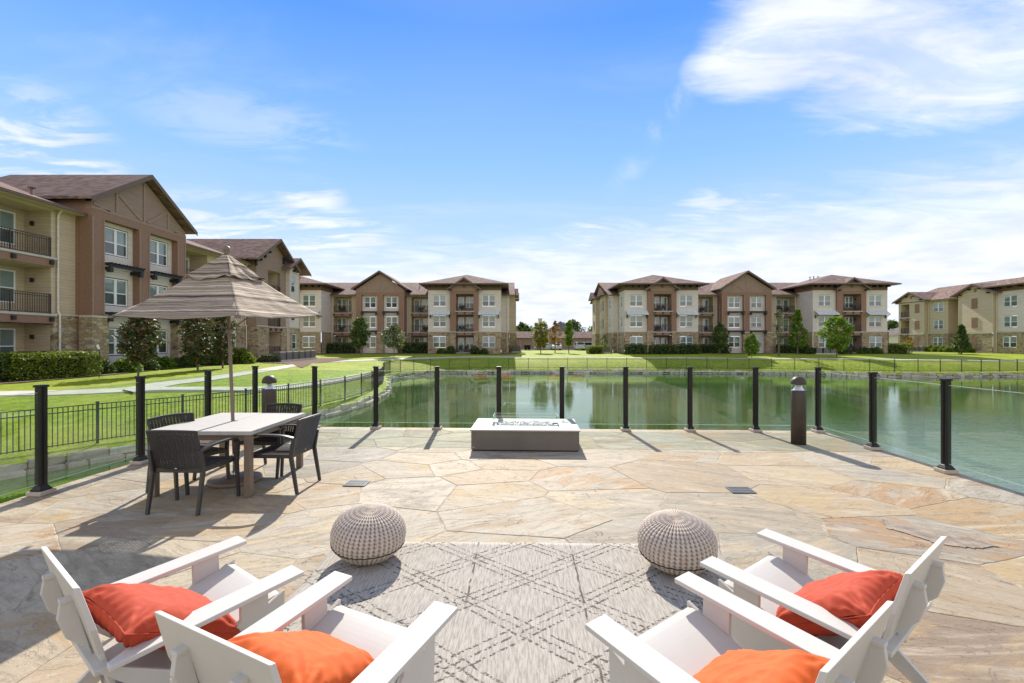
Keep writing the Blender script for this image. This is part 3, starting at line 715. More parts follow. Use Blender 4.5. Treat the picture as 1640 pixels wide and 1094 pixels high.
def flagstones():
    r = random.Random(21); A0, A1, B0, B1 = -0.135, width + 0.135, -13.0, 0.135
    seeds = []; tries = 0
    SX = 1.25    # slabs are longer across the terrace
    while tries < 9000:
        tries += 1
        p = Vector((r.uniform(A0, A1) / SX, r.uniform(B0, B1))); md = .48 + .95 * r.random() ** 1.5 + .3 * noise.noise(Vector((p.x * .6, p.y * .6, 3)))
        if all((p - q).length > max(.30, (md + qm) * .5) for q, qm in seeds): seeds.append((p, md))
    S = [q for q, _ in seeds]; mb = MB()
    for i, p in enumerate(S):
        cell = [Vector((A0 / SX, B0)), Vector((A1 / SX, B0)), Vector((A1 / SX, B1)), Vector((A0 / SX, B1))]
        near = sorted((q for j, q in enumerate(S) if j != i and (q - p).length < 3.8), key=lambda q: (q - p).length)[:26]
        for q in near:
            cell = clip(cell, (p + q) / 2, (q - p).normalized())
            if len(cell) < 3: break
        if len(cell) < 3: continue
        cell = [Vector((v.x * SX, v.y)) for v in cell]
        # inset for the joint, then roughen the edges
        c = sum(cell, Vector((0, 0))) / len(cell); ring = []; k = len(cell)
        gap = r.choice((.0015, .002, .0025, .003, .004, .008))
        ins = list(cell)
        for a in range(k):
            e = (cell[(a + 1) % k] - cell[a])
            if e.length < 1e-5: continue
            nr = Vector((e.y, -e.x)).normalized(); g = gap
            ins = clip(ins, cell[a] - nr * g, nr)
            if len(ins) < 3: break
        if len(ins) < 3: continue
        k = len(ins)
        for a in range(k):
            v0, v1 = ins[a], ins[(a + 1) % k]; L = (v1 - v0).length
            if L < .02: ring.append(v0); continue
            m_ = max(1, int(L / .05)); nr = Vector((-(v1 - v0).y, (v1 - v0).x)).normalized()
            for t in range(m_):
                q = v0.lerp(v1, t / m_); f = min(1, min(t, m_ - t) / 2)
                d = abs(noise.noise(Vector((q.x * 4, q.y * 4, 1)))) * .014 + noise.noise(Vector((q.x * 17, q.y * 17, 5))) * .005
                ring.append(q + nr * max(0, d) * f)
        dz = r.uniform(-.0016, .0014); tx, ty = r.uniform(-.0012, .0012), r.uniform(-.0012, .0012)
        def W_(q, z): w_ = dk(q.x, q.y); return (w_.x, w_.y, z)
        inner = [q + (c - q).normalized() * .005 for q in ring]
        n_ = len(ring); vs = [W_(q, -.03) for q in ring] + [W_(q, -.002 + dz) for q in ring] + [W_(q, dz + tx * (q.x - c.x) + ty * (q.y - c.y)) for q in inner]
        fs = [(a, (a + 1) % n_, n_ + (a + 1) % n_, n_ + a) for a in range(n_)] + [(n_ + a, n_ + (a + 1) % n_, 2 * n_ + (a + 1) % n_, 2 * n_ + a) for a in range(n_)]
        fs.append(tuple(range(2 * n_, 3 * n_)))
        mb.add(vs, fs)
    return mb
deck = tag(flagstones().build('patio', M['deck']), kind='structure')
# ================================================================ TERRACE OBJECTS
def rail_post():
    root = empty('railing_post', (0, 0, 0))
    mb = MB(); w = .036; mb.box(-w, w, -w, w, .06, 1.155)
    for sx in (-1, 1): mb.box(sx * (w + .004) - .004, sx * (w + .004) + .004, -.012, .012, .12, 1.15)   # glazing channel
    mb.build('post_tube', M['postm'], root, .004)
    mb = MB(); mb.box(-.046, .046, -.046, .046, 1.157, 1.175); mb.prism([(-.046, -.046, 1.177), (.046, -.046, 1.177), (.046, .046, 1.177), (-.046, .046, 1.177)], (0, 0, .006)); mb.build('post_cap', M['postm'], root, .003)
    mb = MB(); mb.box(-.062, .062, -.062, .062, .048, .066)
    b = .058; t = .038
    mb.add([(-b, -b, .066), (b, -b, .066), (b, b, .066), (-b, b, .066), (-t, -t, .10), (t, -t, .10), (t, t, .10), (-t, t, .10)], [(0, 1, 5, 4), (1, 2, 6, 5), (2, 3, 7, 6), (3, 0, 4, 7), (4, 5, 6, 7)])
    mb.build('base_plate', M['postm'], root, .003)
    mb = MB(); mb.box(-.085, .085, -.085, .085, .002, .048); mb.build('mortar_pad', M['pad'], root, .008)
    return root
proto = rail_post()
ang = math.atan2(ux.y, ux.x)
def zpx(px, y_line):   # distance along back line for a pixel column
    # solve CL + ux*a has X/Z = (px-820)/F
    k = (px - 820) / F
    return (k * CL.y - CL.x) / (ux.x - k * ux.y)
back = [0.0] + [zpx(p, 0) for p in (504, 602, 700, 799, 900, 1002, 1105, 1210)] + [width]
blab = ['black railing post at the far left corner, left of the left light bollard',
        'black railing post on the back edge just right of the dining table', 'black railing post on the back edge, second right of the dining table',
        'black railing post on the back edge just left of the fire pit', 'black railing post standing behind the left half of the fire pit',
        'black railing post standing behind the right half of the fire pit', 'black railing post on the back edge just right of the fire pit',
        'black railing post midway between the fire pit and the right light bollard', 'black railing post on the back edge just left of the right light bollard',
        'black railing post at the far right corner, right of the light bollard']
spots = [(dk(a, 0), l) for a, l in zip(back, blab)]
def side(px, left):
    k = (px - 820) / F; o = CL if left else CR_
    b = (k * o.y - o.x) / (uy.x - k * uy.y); return b
lb = [side(333, True), side(225, True), side(66, True)]; lb.append(2 * lb[2] - lb[1]); lb.append(2 * lb[3] - lb[2])
rb = [side(1398, False), side(1515, False)]; rb.append(2 * rb[1] - rb[0]); rb.append(2 * rb[2] - rb[1])
ll = ['black railing post behind the dining table on the left edge', 'black railing post just left of the dining chairs on the left edge', 'black railing post nearest on the left edge, tall at the picture border', None, None]
rl = ['black railing post first in front of the far right corner, on the right edge', 'black railing post nearest on the right edge of the terrace', None, None]
for b, l in zip(lb, ll):
    if l: spots.append((dk(0, b), l))
for b, l in zip(rb, rl):
    if l: spots.append((dk(width, b), l))
for i, (p, l) in enumerate(spots):
    o = proto if i == 0 else copy_tree(proto)
    o.location = (p.x, p.y, 0); o.rotation_euler.z = ang; tag(o, l, 'railing post', 'black posts of the glass railing')
def pane(a, b, label):
    a = Vector((a.x, a.y, 0)); b = Vector((b.x, b.y, 0)); t = (b - a).normalized(); a += t * .042; b -= t * .042
    mb = MB(); n = Vector((-t.y, t.x, 0)) * .005
    mb.prism([a - n + Vector((0, 0, .12)), b - n + Vector((0, 0, .12)), b - n + Vector((0, 0, 1.10)), a - n + Vector((0, 0, 1.10))], n * 2)
    o = mb.build('glass_panel', M['glass']); tag(o, label, 'glass panel', 'clear glass panels of the railing')
    mb = MB()
    for z in (.117, 1.101): mb.bar(a + Vector((0, 0, z)), b + Vector((0, 0, z)), .0105, .004)
    mb.build('polished_edge', M['gedge'], o)
M['gedge'] = simple('polished_glass_edge', (0.50, 0.60, 0.57), 0.2)
pl = ['behind the rear dining chair, leftmost of the back row', 'right of the dining table on the back edge', 'one bay left of the fire pit', 'just left of the fire pit', 'behind the middle of the fire pit',
      'behind the right end of the fire pit', 'two bays left of the right light bollard', 'directly left of the bay with the right light bollard', 'behind the right light bollard']
pl = ['clear glass railing panel ' + s for s in ['behind the left light bollard and rear dining chair', 'just right of the dining table', 'two bays left of the fire pit', 'at the left end of the fire pit', 'behind the middle of the fire pit',
      'at the right end of the fire pit', 'one bay right of the fire pit', 'directly left of the right light bollard', 'behind the right light bollard']]
for i in range(9): pane(dk(back[i], 0), dk(back[i + 1], 0), pl[i])
lp = [0.0] + lb; rp = [0.0] + rb
for i in range(4): pane(dk(0, lp[i]), dk(0, lp[i + 1]), 'clear glass railing panel on the left edge, ' + ['next to the far left corner post', 'behind the dining table and chairs', 'left of the dining set', 'at the left border of the picture'][i])
for i in range(3): pane(dk(width, rp[i]), dk(width, rp[i + 1]), 'clear glass railing panel on the right edge, ' + ['next to the far right corner post', 'between the two nearest right posts', 'at the right border of the picture'][i])

# ---------------------------------------------------------------- bollard lights
def bollard():
    root = empty('bollard_light', (0, 0, 0)); mb = MB(); mb.lathe([(0, .003), (.108, .003), (.108, .86), (.104, .868), (0, .868)], 32)
    mb.build('column', M['boll'], root)
    mb = MB(); mb.lathe([(.085, .868), (.062, .90), (.045, .94), (.04, .965), (0, .965)], 24); mb.build('reflector', M['bollw'], root)
    mb = MB(); mb.lathe([(.104, .868), (.104, .965)], 32); mb.build('lens', M['glass2'], root)
    mb = MB(); mb.lathe([(0, .962), (.110, .962), (.114, .975), (.110, 1.01), (.094, 1.045), (.062, 1.075), (.03, 1.088), (0, 1.09)], 32); mb.build('dome_cap', M['boll'], root)
    return root
b0 = bollard(); b0.location = (4.62, 7.40, 0); tag(b0, 'bronze light bollard with dome cap near the far right corner of the terrace', 'bollard light', 'light bollards on the terrace')
b1 = copy_tree(b0); b1.location = (-4.03, 7.62, 0); tag(b1, 'bronze light bollard with dome cap behind the dining table', 'bollard light', 'light bollards on the terrace')

# ---------------------------------------------------------------- fire pit
def fire_pit():
    root = empty('fire_pit', (0.215, 7.37, 0), PR, 'low rectangular concrete gas fire pit with glass wind guard and white stones', 'fire pit')
    w, d, h = 1.65, 1.02, .318; X = w / 2; Y = d / 2
    mb = MB(); mb.box(-X + .015, X - .015, -Y + .015, Y - .015, .02, h - .012); mb.build('body', M['pit'], root, .006)
    mb = MB(); mb.box(-X + .03, X - .03, -Y + .03, Y - .03, .003, .019); mb.build('plinth', M['dark'], root)
    ix, iy = .53, .17; z0, z1 = h - .012, h + .008; cy = 0.02
    mb = MB(); mb.box(-X, X, -Y, cy - iy, z0, z1); mb.box(-X, X, cy + iy, Y, z0, z1); mb.box(-X, -ix, cy - iy, cy + iy, z0, z1); mb.box(ix, X, cy - iy, cy + iy, z0, z1)
    mb.build('slab_top', M['pittop'], root)
    mb = MB(); mb.box(-ix + .002, ix - .002, cy - iy + .002, cy + iy - .002, h - .011, h - .006); mb.build('burner_tray', M['dark'], root)
    mb = MB(); r = random.Random(5)
    for i in range(420):
        a = r.uniform(-ix + .10, ix - .10); b = cy + r.uniform(-iy + .04, iy - .04); q = r.uniform(.008, .02)
        Mx = Matrix.Translation((a, b, h + .002 + q * .5)) @ Matrix.Rotation(r.uniform(0, 3), 4, Vector((r.random(), r.random(), r.random())).normalized())
        mb.box(-q, q, -q * .8, q * .8, -q * .6, q * .6, Mx)
    mb.build('fire_stones', M['media'], root)
    mb = MB()
    for sx in (-1, 1):
        for sy in (-1, 1): mb.box(sx * (ix - .05) - .03, sx * (ix - .05) + .03, cy + sy * .10 - .03, cy + sy * .10 + .03, h - .004, h + .018)
    mb.build('guard_clamp', M['steel'], root, .003)
    for nm, (x0, x1, y0, y1) in (('f', (-ix + .03, ix - .03, cy - iy + .015, cy - iy + .023)), ('b', (-ix + .03, ix - .03, cy + iy - .023, cy + iy - .015)), ('l', (-ix + .018, -ix + .026, cy - iy + .02, cy + iy - .02)), ('r', (ix - .026, ix - .018, cy - iy + .02, cy + iy - .02))):
        mb = MB(); mb.box(x0, x1, y0, y1, h + .01, h + .15); g_ = mb.build('wind_guard', M['glass2'], root)
        mb = MB(); mb.box(x0, x1, y0 + .001, y1 - .001, h + .151, h + .154); mb.build('guard_edge', M['gedge'], g_)
    mb = MB(); mb.box(.60, .70, .12, .34, z1 + .001, z1 + .009); mb.build('control_plate', M['steel'], root, .002)
    mb = MB(); mb.box(-.79, -.755, -Y - .001 + .013, -Y + .016, .055, .063); mb.build('name_plate', M['steel'], root)
    return root
fire_pit()
# ---------------------------------------------------------------- drains
def grate(x, y, rz, lab):
    root = empty('floor_drain', (x, y, 0), rz, lab, 'drain', 'floor drains in the terrace'); root.scale = (.82, .82, 1)
    mb = MB(); mb.box(-.15, .15, -.11, .11, .0042, .006); mb.build('sump', M['dark'], root)
    mb = MB()
    for s in (-1, 1): mb.box(-.155, .155, s * .112 - .008, s * .112 + .008, .0045, .0125); mb.box(s * .147 - .008, s * .147 + .008, -.104, .104, .0045, .0125)
    for i in range(13): mb.box(-.125 + i * .0208 - .0045, -.125 + i * .0208 + .0045, -.104, .104, .0063, .0115)
    mb.box(-.139, .139, -.006, .006, .0064, .0118)
    mb.build('grille', M['grate'], root)
grate(-1.80, 5.32, PR, 'small rectangular floor grate near the dining chairs')
grate(2.53, 5.08, PR, 'small rectangular floor grate right of centre, in front of the right light bollard')

# ---------------------------------------------------------------- rug
rug = MB(); N = 40
RW, RL = 3.03, 2.44
vs = []; fs = []
r = random.Random(2)
for i in range(61):
    for j in range(49):
        x = -RW / 2 + RW * i / 60; y = -RL + RL * j / 48
        e = 0.004 * math.sin(y * 9) if i in (0, 60) else 0
        vs.append((x + e, y, .009 + .0025 * noise.noise(Vector((x * 3, y * 3, 0)))))
for i in range(60):
    for j in range(48): fs.append((i * 49 + j, (i + 1) * 49 + j, (i + 1) * 49 + j + 1, i * 49 + j + 1))
rug.smooth = True; rug.add(vs, fs)
o = rug.build('outdoor_rug', M['rug']); sm = o.modifiers.new('thick', 'SOLIDIFY'); sm.thickness = .006
o.location = (0.10, 3.745, 0); o.rotation_euler.z = R(-1.2)
tag(o, 'large beige woven outdoor rug with dark dashed diamond lattice', 'rug')

# ---------------------------------------------------------------- woven poufs
def pouf(name, D=.545, H=.37, stakes=46, rows=21, mirror=1):
    """basket weave: strands bulge over and under the stakes"""
    na = stakes * 5; nv = rows * 6; vs = []; fs = []
    a_, b_ = D / 2, H / 2
    for j in range(nv + 1):
        t = j / nv; phi = -math.pi / 2 * .86 + t * (math.pi / 2 * .86 + math.pi / 2 * .97)
        cr = abs(math.cos(phi)) ** .78; cz = math.copysign(abs(math.sin(phi)) ** .92, phi)
        rr = a_ * cr * (1 - .10 * max(0, -math.sin(phi)) ** 1.5); z = b_ * cz
        row = t * rows; ri = int(row); fv = row - ri
        for i in range(na):
            th = 2 * math.pi * i / na
            ph = stakes / 2 * th; f2 = (row + .45 * (stakes * th / 6.2832 % 1)) % 1; bulge = math.sqrt(max(0, 1 - (2 * f2 - 1) ** 2))
            wv = abs(math.cos(ph)) * 1.6 - .7
            amp = .0052 * min(1, rr / .10)
            # gaps between strands and beside stakes
            d = amp * (wv * .85) + amp * 1.3 * (bulge - 1) - amp * .5 * (1 - abs(wv)) ** 3
            nx = cr; nz = cz
            L = math.hypot(nx, nz) + 1e-6
            rad = rr + d * nx / L; zz = z + d * nz / L * .8
            sk = 0.05 * mirror * phi
            vs.append((rad * math.cos(th + sk), rad * math.sin(th + sk), zz + H / 2))
    for j in range(nv):
        for i in range(na): fs.append((j * na + i, j * na + (i + 1) % na, (j + 1) * na + (i + 1) % na, (j + 1) * na + i))
    mb = MB(); mb.smooth = True; mb.add(vs, fs)
    mb.add(vs[-na:], [tuple(range(na))])
    return mb
def place_pouf(x, y, tilt, az, lab):
    root = empty('woven_pouf', (x, y, 0), 0, lab, 'pouf', 'woven rope poufs on the rug')
    Mx = Matrix.Translation((0, 0, .012)) @ Matrix.Rotation(az, 4, 'Z') @ Matrix.Rotation(tilt, 4, 'X')
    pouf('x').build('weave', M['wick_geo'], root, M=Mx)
    # dark accent strand
    mb = MB(); P = []
    for k in range(141):
        th = 2 * math.pi * k / 140; z = -.055 + .006 * math.sin(th * 3 + az); cr = (math.cos(math.asin(min(1, abs(z) / .1875)))) ** .78
        P.append((.277 * cr * math.cos(th) * (1 + .004 * math.sin(28 * th)), .277 * cr * math.sin(th) * (1 + .004 * math.sin(28 * th)), z + .1875 + .003 * math.sin(28 * th)))
    mb.tube(P, .0042, 6); mb.build('accent_strand', M['wickd'], root, M=Mx)
def weave_mat():
    m, n, b = newmat('woven_rope_geo')
    ge = n.node('ShaderNodeNewGeometry'); tc = n.node('ShaderNodeTexCoord').outputs['Object']
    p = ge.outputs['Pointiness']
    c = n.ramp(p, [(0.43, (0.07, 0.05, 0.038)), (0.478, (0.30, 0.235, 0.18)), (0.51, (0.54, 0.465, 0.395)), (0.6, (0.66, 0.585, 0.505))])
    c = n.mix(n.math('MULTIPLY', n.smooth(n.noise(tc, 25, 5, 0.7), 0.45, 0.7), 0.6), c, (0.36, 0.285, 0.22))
    n.l.new(n.mix(0.6, c, (0.50, 0.42, 0.37), 'MIX') if False else c, b.inputs['Base Color']); b.inputs['Roughness'].default_value = 0.9
    return m
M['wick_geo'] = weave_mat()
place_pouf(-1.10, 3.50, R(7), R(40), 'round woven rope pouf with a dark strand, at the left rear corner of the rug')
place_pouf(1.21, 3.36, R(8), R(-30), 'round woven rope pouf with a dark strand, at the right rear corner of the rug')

# ---------------------------------------------------------------- dining table, umbrella, chairs
def table():
    root = empty('dining_table', (-3.30, 5.46, 0), R(-.5), 'square dining table with pale seamed slab top and taupe legs under the umbrella', 'dining table')
    X, Y = .56, .63; z0, z1 = .665, .705
    for s in (-1, 1):
        x0, x1 = (-X, -.0025) if s < 0 else (.0025, X)
        # hole for the pole: split boards round it
        mb = MB(); hx = .03
        mb.box(x0, x1, -Y, -.03, z0, z1); mb.box(x0, x1, .03, Y, z0, z1)
        if s < 0: mb.box(x0, -hx, -.03, .03, z0, z1)
        else: mb.box(hx, x1, -.03, .03, z0, z1)
        mb.build('top_board', M['ttop'], root)
    mb = MB()
    for s in (-1, 1): mb.box(-X + .05, X - .05, s * (Y - .055) - .012, s * (Y - .055) + .012, .60, .662); mb.box(s * (X - .055) - .012, s * (X - .055) + .012, -Y + .068, Y - .068, .60, .662)
    mb.build('apron', M['tleg'], root)
    for sx in (-1, 1):
        for sy in (-1, 1):
            mb = MB(); cx, cy = sx * (X - .055), sy * (Y - .055); mb.box(cx - .034, cx + .034, cy - .034, cy + .034, .004, .664); mb.build('leg', M['tleg'], root, .004)
table()
def umbrella():
    base = Vector((-3.27, 5.42, 0)); apex = Vector((-3.455, 5.55, 2.70))
    root = empty('patio_umbrella', base, 0, 'square striped brown market umbrella with vented top, pole through the table', 'umbrella')
    dv = (apex - base); L = dv.length; dn = dv.normalized()
    mb = MB(); mb.tube([(0, 0, .05), tuple(dv * .98)], .019, 16); mb.build('pole', M['tleg'], root)
    mb = MB(); mb.lathe([(0, .003), (.285, .003), (.285, .03), (.275, .05), (.10, .07), (.05, .085), (0, .085)], 40); mb.build('base', M['tleg'], root)
    mb = MB(); mb.lathe([(.045, .085), (.045, .12), (.028, .13), (.026, .32), (.022, .33)], 20); mb.tube([(.02, 0, .26), (.07, -.02, .27)], .008, 8); mb.build('base_collar', M['steel'], root)
    mb = MB(); mb.lathe([(0, 0), (.03, 0), (.022, .02), (.038, .045), (.044, .07), (.036, .095), (.015, .108), (0, .11)], 20, tuple(dv)); mb.build('finial', M['tleg'], root)
    C = Vector((-3.43, 5.55, 0)); cor = [Vector((-2.79, 4.72, 1.905)), Vector((-2.59, 6.10, 2.0)), Vector((-4.07, 6.36, 2.05)), Vector((-4.25, 4.98, 1.925))]
    cor = [C + Vector((.62, -.85, 1.915)), C + Vector((.85, .62, 2.005)), C + Vector((-.62, .85, 2.04)), C + Vector((-.86, -.63, 1.93))]
    ap = apex + Vector((0, 0, -.02))
    def face(t0, t1, cornz, sag, scale, name, mat, nn=28, mm=26, ruf=0.0, seed=0):
        for i in range(4):
            a = cornz[i]; b = cornz[(i + 1) % 4]; vs = []; fs = []
            for r_ in range(nn + 1):
                t = t0 + (t1 - t0) * r_ / nn
                for c_ in range(mm + 1):
                    s = c_ / mm; e = a.lerp(b, s)
                    p = ap.lerp(e, t)
                    mid = 4 * s * (1 - s)
                    p = p + Vector((0, 0, -sag * mid * t * (0.55 + .45 * t) - .13 * t * (1 - t)))
                    # fabric wrinkles, strongest near the vent
                    wr = noise.noise(Vector((p.x * 6 + seed, p.y * 6, p.z * 9))) * .012 + ruf * math.sin(s * 37 + i) * mid * t
                    out = (p - ap); out.z = 0
                    if out.length > 1e-4: out.normalize()
                    p = p + (out * .4 + Vector((0, 0, 1))) * wr
                    q = p - base
                    vs.append(tuple(q))
            for r_ in range(nn):
                for c_ in range(mm):
                    k = r_ * (mm + 1) + c_; fs.append((k, k + 1, k + mm + 2, k + mm + 1))
            mb_.smooth = True; mb_.add(vs, fs)
    mb_ = MB()
    face(.22, 1.0, cor, .035, 1, '', None)
    globals()['_tmp'] = mb_
    can = mb_.build('canopy', M['canopy'], root)
    s_ = can.modifiers.new('thick', 'SOLIDIFY'); s_.thickness = .003
    mb_ = MB(); capc = [c + Vector((0, 0, .04)) for c in cor]
    def capface():
        for i in range(4):
            a = capc[i]; b = capc[(i + 1) % 4]; vs = []; fs = []; nn, mm = 14, 30
            for r_ in range(nn + 1):
                t = .02 + .37 * r_ / nn
                for c_ in range(mm + 1):
                    s = c_ / mm; p = ap.lerp(a.lerp(b, s), t) + Vector((0, 0, .045 - .05 * t)); mid = 4 * s * (1 - s)
                    p.z -= .05 * mid * t + .13 * t * (1 - t)
                    p.z += (.010 * math.sin(s * 17 + i * 2.1) * t * 2.5 + .035 * noise.noise(Vector((s * 4, t * 7, i * 7.3)))) * min(1, t * 4)
                    vs.append(tuple(p - base))
            for r_ in range(nn):
                for c_ in range(mm):
                    k = r_ * (mm + 1) + c_; fs.append((k, k + 1, k + mm + 2, k + mm + 1))
            mb_.smooth = True; mb_.add(vs, fs)
    capface(); cp = mb_.build('vent_cap', M['canopy'], root); s_ = cp.modifiers.new('thick', 'SOLIDIFY'); s_.thickness = .003
    for c in cor:
        P = []
        for k in range(9):
            t = .08 + .91 * k / 8; p = ap.lerp(c, t); p.z += -.13 * t * (1 - t) - .018; P.append(tuple(p - base))
        mb = MB(); mb.tube(P, .008, 6); mb.build('rib', M['tleg'], root)
        hub = base + dv * .66; mb = MB(); t = .55; q = ap.lerp(c, t); q.z += -.13 * t * (1 - t) - .03; mb.bar(hub - base, q - base, .012); mb.build('strut', M['tleg'], root)
    # binding and a corner pocket at every corner
    mb = MB()
    for c in cor:
        q = c - base; inn = (ap - c); inn.z = 0; inn.normalize()
        mb.box(q.x - .022, q.x + .022, q.y - .022, q.y + .022, q.z - .028, q.z - .004)
    mb.build('corner_pocket', M['tleg'], root)
    mb = MB(); hub = dv * .66; mb.lathe([(.02, -.03), (.036, -.03), (.036, .03), (.02, .03)], 16, tuple(hub)); mb.build('runner', M['tleg'], root)
umbrella()

def wicker_chair():
    root = empty('dining_armchair', (0, 0, 0))
    def panel(P, nu, nv, M_, holes):
        mb = MB(); vs = []; fs = []
        for j in range(nv + 1):
            for i in range(nu + 1): vs.append(P(i / nu, j / nv, i, j))
        for j in range(nv):
            for i in range(nu):
                if holes(i, j): continue
                k = j * (nu + 1) + i; fs.append((k, k + 1, k + nu + 2, k + nu + 1))
        mb.add(vs, fs); return mb
    # seat
    def seatP(u, v, i, j):
        x = (u - .5) * (.46 - .04 * (1 - v)); y = -.22 + .46 * v
        z = .425 - .018 * math.sin(math.pi * u) + .0022 * (1 if (i + j) % 2 else -1) - .02 * (v > .93)
        return (x, y, z)
    o = panel(seatP, 40, 40, None, lambda i, j: i % 2 == 0 and j % 2 == 0 and 2 < i < 37 and 2 < j < 37).build('seat', M['resin'], root); s = o.modifiers.new('t', 'SOLIDIFY'); s.thickness = .008
    def backP(u, v, i, j):
        wv = .44 + .05 * v; x = (u - .5) * wv
        y = -.215 - .10 * v - .035 * math.cos((u - .5) * math.pi) * (0.4 + v * .6) + .0025 * (1 if (i + j) % 2 else -1)
        z = .41 + .40 * v - .012 * (2 * u - 1) ** 2
        return (x, y, z)
    o = panel(backP, 42, 46, None, lambda i, j: i % 3 == 0 and j % 2 == 0 and 3 < i < 40 and 4 < j < 43).build('backrest', M['resin'], root); s = o.modifiers.new('t', 'SOLIDIFY'); s.thickness = .008
    mb = MB()
    P = [backP(k / 20, 1, 1, 0) for k in range(21)]; mb.tube(P, .009, 8)
    for u in (0, 1): mb.tube([backP(u, k / 10, 1, 0) for k in range(11)], .010, 8)
    mb.tube([backP(k / 10, 0.02, 1, 0) for k in range(11)], .012, 8)
    mb.build('back_frame', M['resin'], root)
    mb = MB()
    for s_ in (-1, 1): mb.bar((s_ * .225, -.22, .405), (s_ * .245, .24, .405), .03, .045)
    mb.bar((-.245, .24, .405), (.245, .24, .405), .03, .045); mb.bar((-.225, -.22, .405), (.225, -.22, .405), .03, .045)
    mb.build('seat_frame', M['resin'], root, .006)
    for s_ in (-1, 1):
        # arm swept down into the front leg
        A = [(s_ * .245, -.27, .60), (s_ * .275, -.15, .635), (s_ * .29, 0, .645), (s_ * .29, .13, .64), (s_ * .288, .195, .62), (s_ * .285, .225, .57)]
        mb = MB(); C = catmull(A, 5)
        for a, b in zip(C, C[1:]): pass
        n = len(C); vs = []; fs = []
        for i, p in enumerate(C):
            t = (C[min(i + 1, n - 1)] - C[max(i - 1, 0)]).normalized(); r_ = Vector((1, 0, 0)); r_ = (r_ - t * r_.dot(t)).normalized(); u_ = r_.cross(t)
            for (a, b) in ((-1, -1), (1, -1), (1, 1), (-1, 1)): vs.append(tuple(p + r_ * a * .021 + u_ * b * .009))
        for i in range(n - 1):
            for k in range(4): fs.append((i * 4 + k, i * 4 + (k + 1) % 4, (i + 1) * 4 + (k + 1) % 4, (i + 1) * 4 + k))
        mb.add(vs, fs + [(0, 1, 2, 3), tuple(range((n - 1) * 4, n * 4))]); mb.build('arm', M['resin'], root)
        mb = MB()
        mb.prism([(s_ * .268, .205, .585), (s_ * .268, .245, .585), (s_ * .268, .235, .40), (s_ * .268, .262, .003), (s_ * .268, .235, .003), (s_ * .268, .195, .40)], (s_ * .03, 0, 0)); mb.build('leg', M['resin'], root, .004)
        mb = MB()
        mb.prism([(s_ * .235, -.29, .61), (s_ * .235, -.245, .61), (s_ * .235, -.21, .40), (s_ * .235, -.285, .003), (s_ * .235, -.315, .003), (s_ * .235, -.255, .40)], (s_ * .03, 0, 0)); mb.build('leg', M['resin'], root, .004)
    mb = MB(); mb.box(-.012, .012, -.262, -.25, .425, .437); mb.build('badge', M['steel'], root, .003)
    return root
wc = wicker_chair()
cs = [((-3.21, 4.66, 0), R(-3), 'charcoal woven armchair with its back to the camera, nearest of the dining set'),
      ((-2.60, 5.22, 0), R(86), 'charcoal woven armchair on the right side of the dining table'),
      ((-3.60, 5.12, 0), R(-112), 'charcoal woven armchair on the left side of the dining table'),
      ((-3.08, 5.86, 0), R(177), 'charcoal woven armchair on the far side of the dining table, by the light bollard')]
for i, (l, rz, lab) in enumerate(cs):
    o = wc if i == 0 else copy_tree(wc); o.location = l; o.rotation_euler.z = rz; tag(o, lab, 'armchair', 'woven armchairs round the dining table')

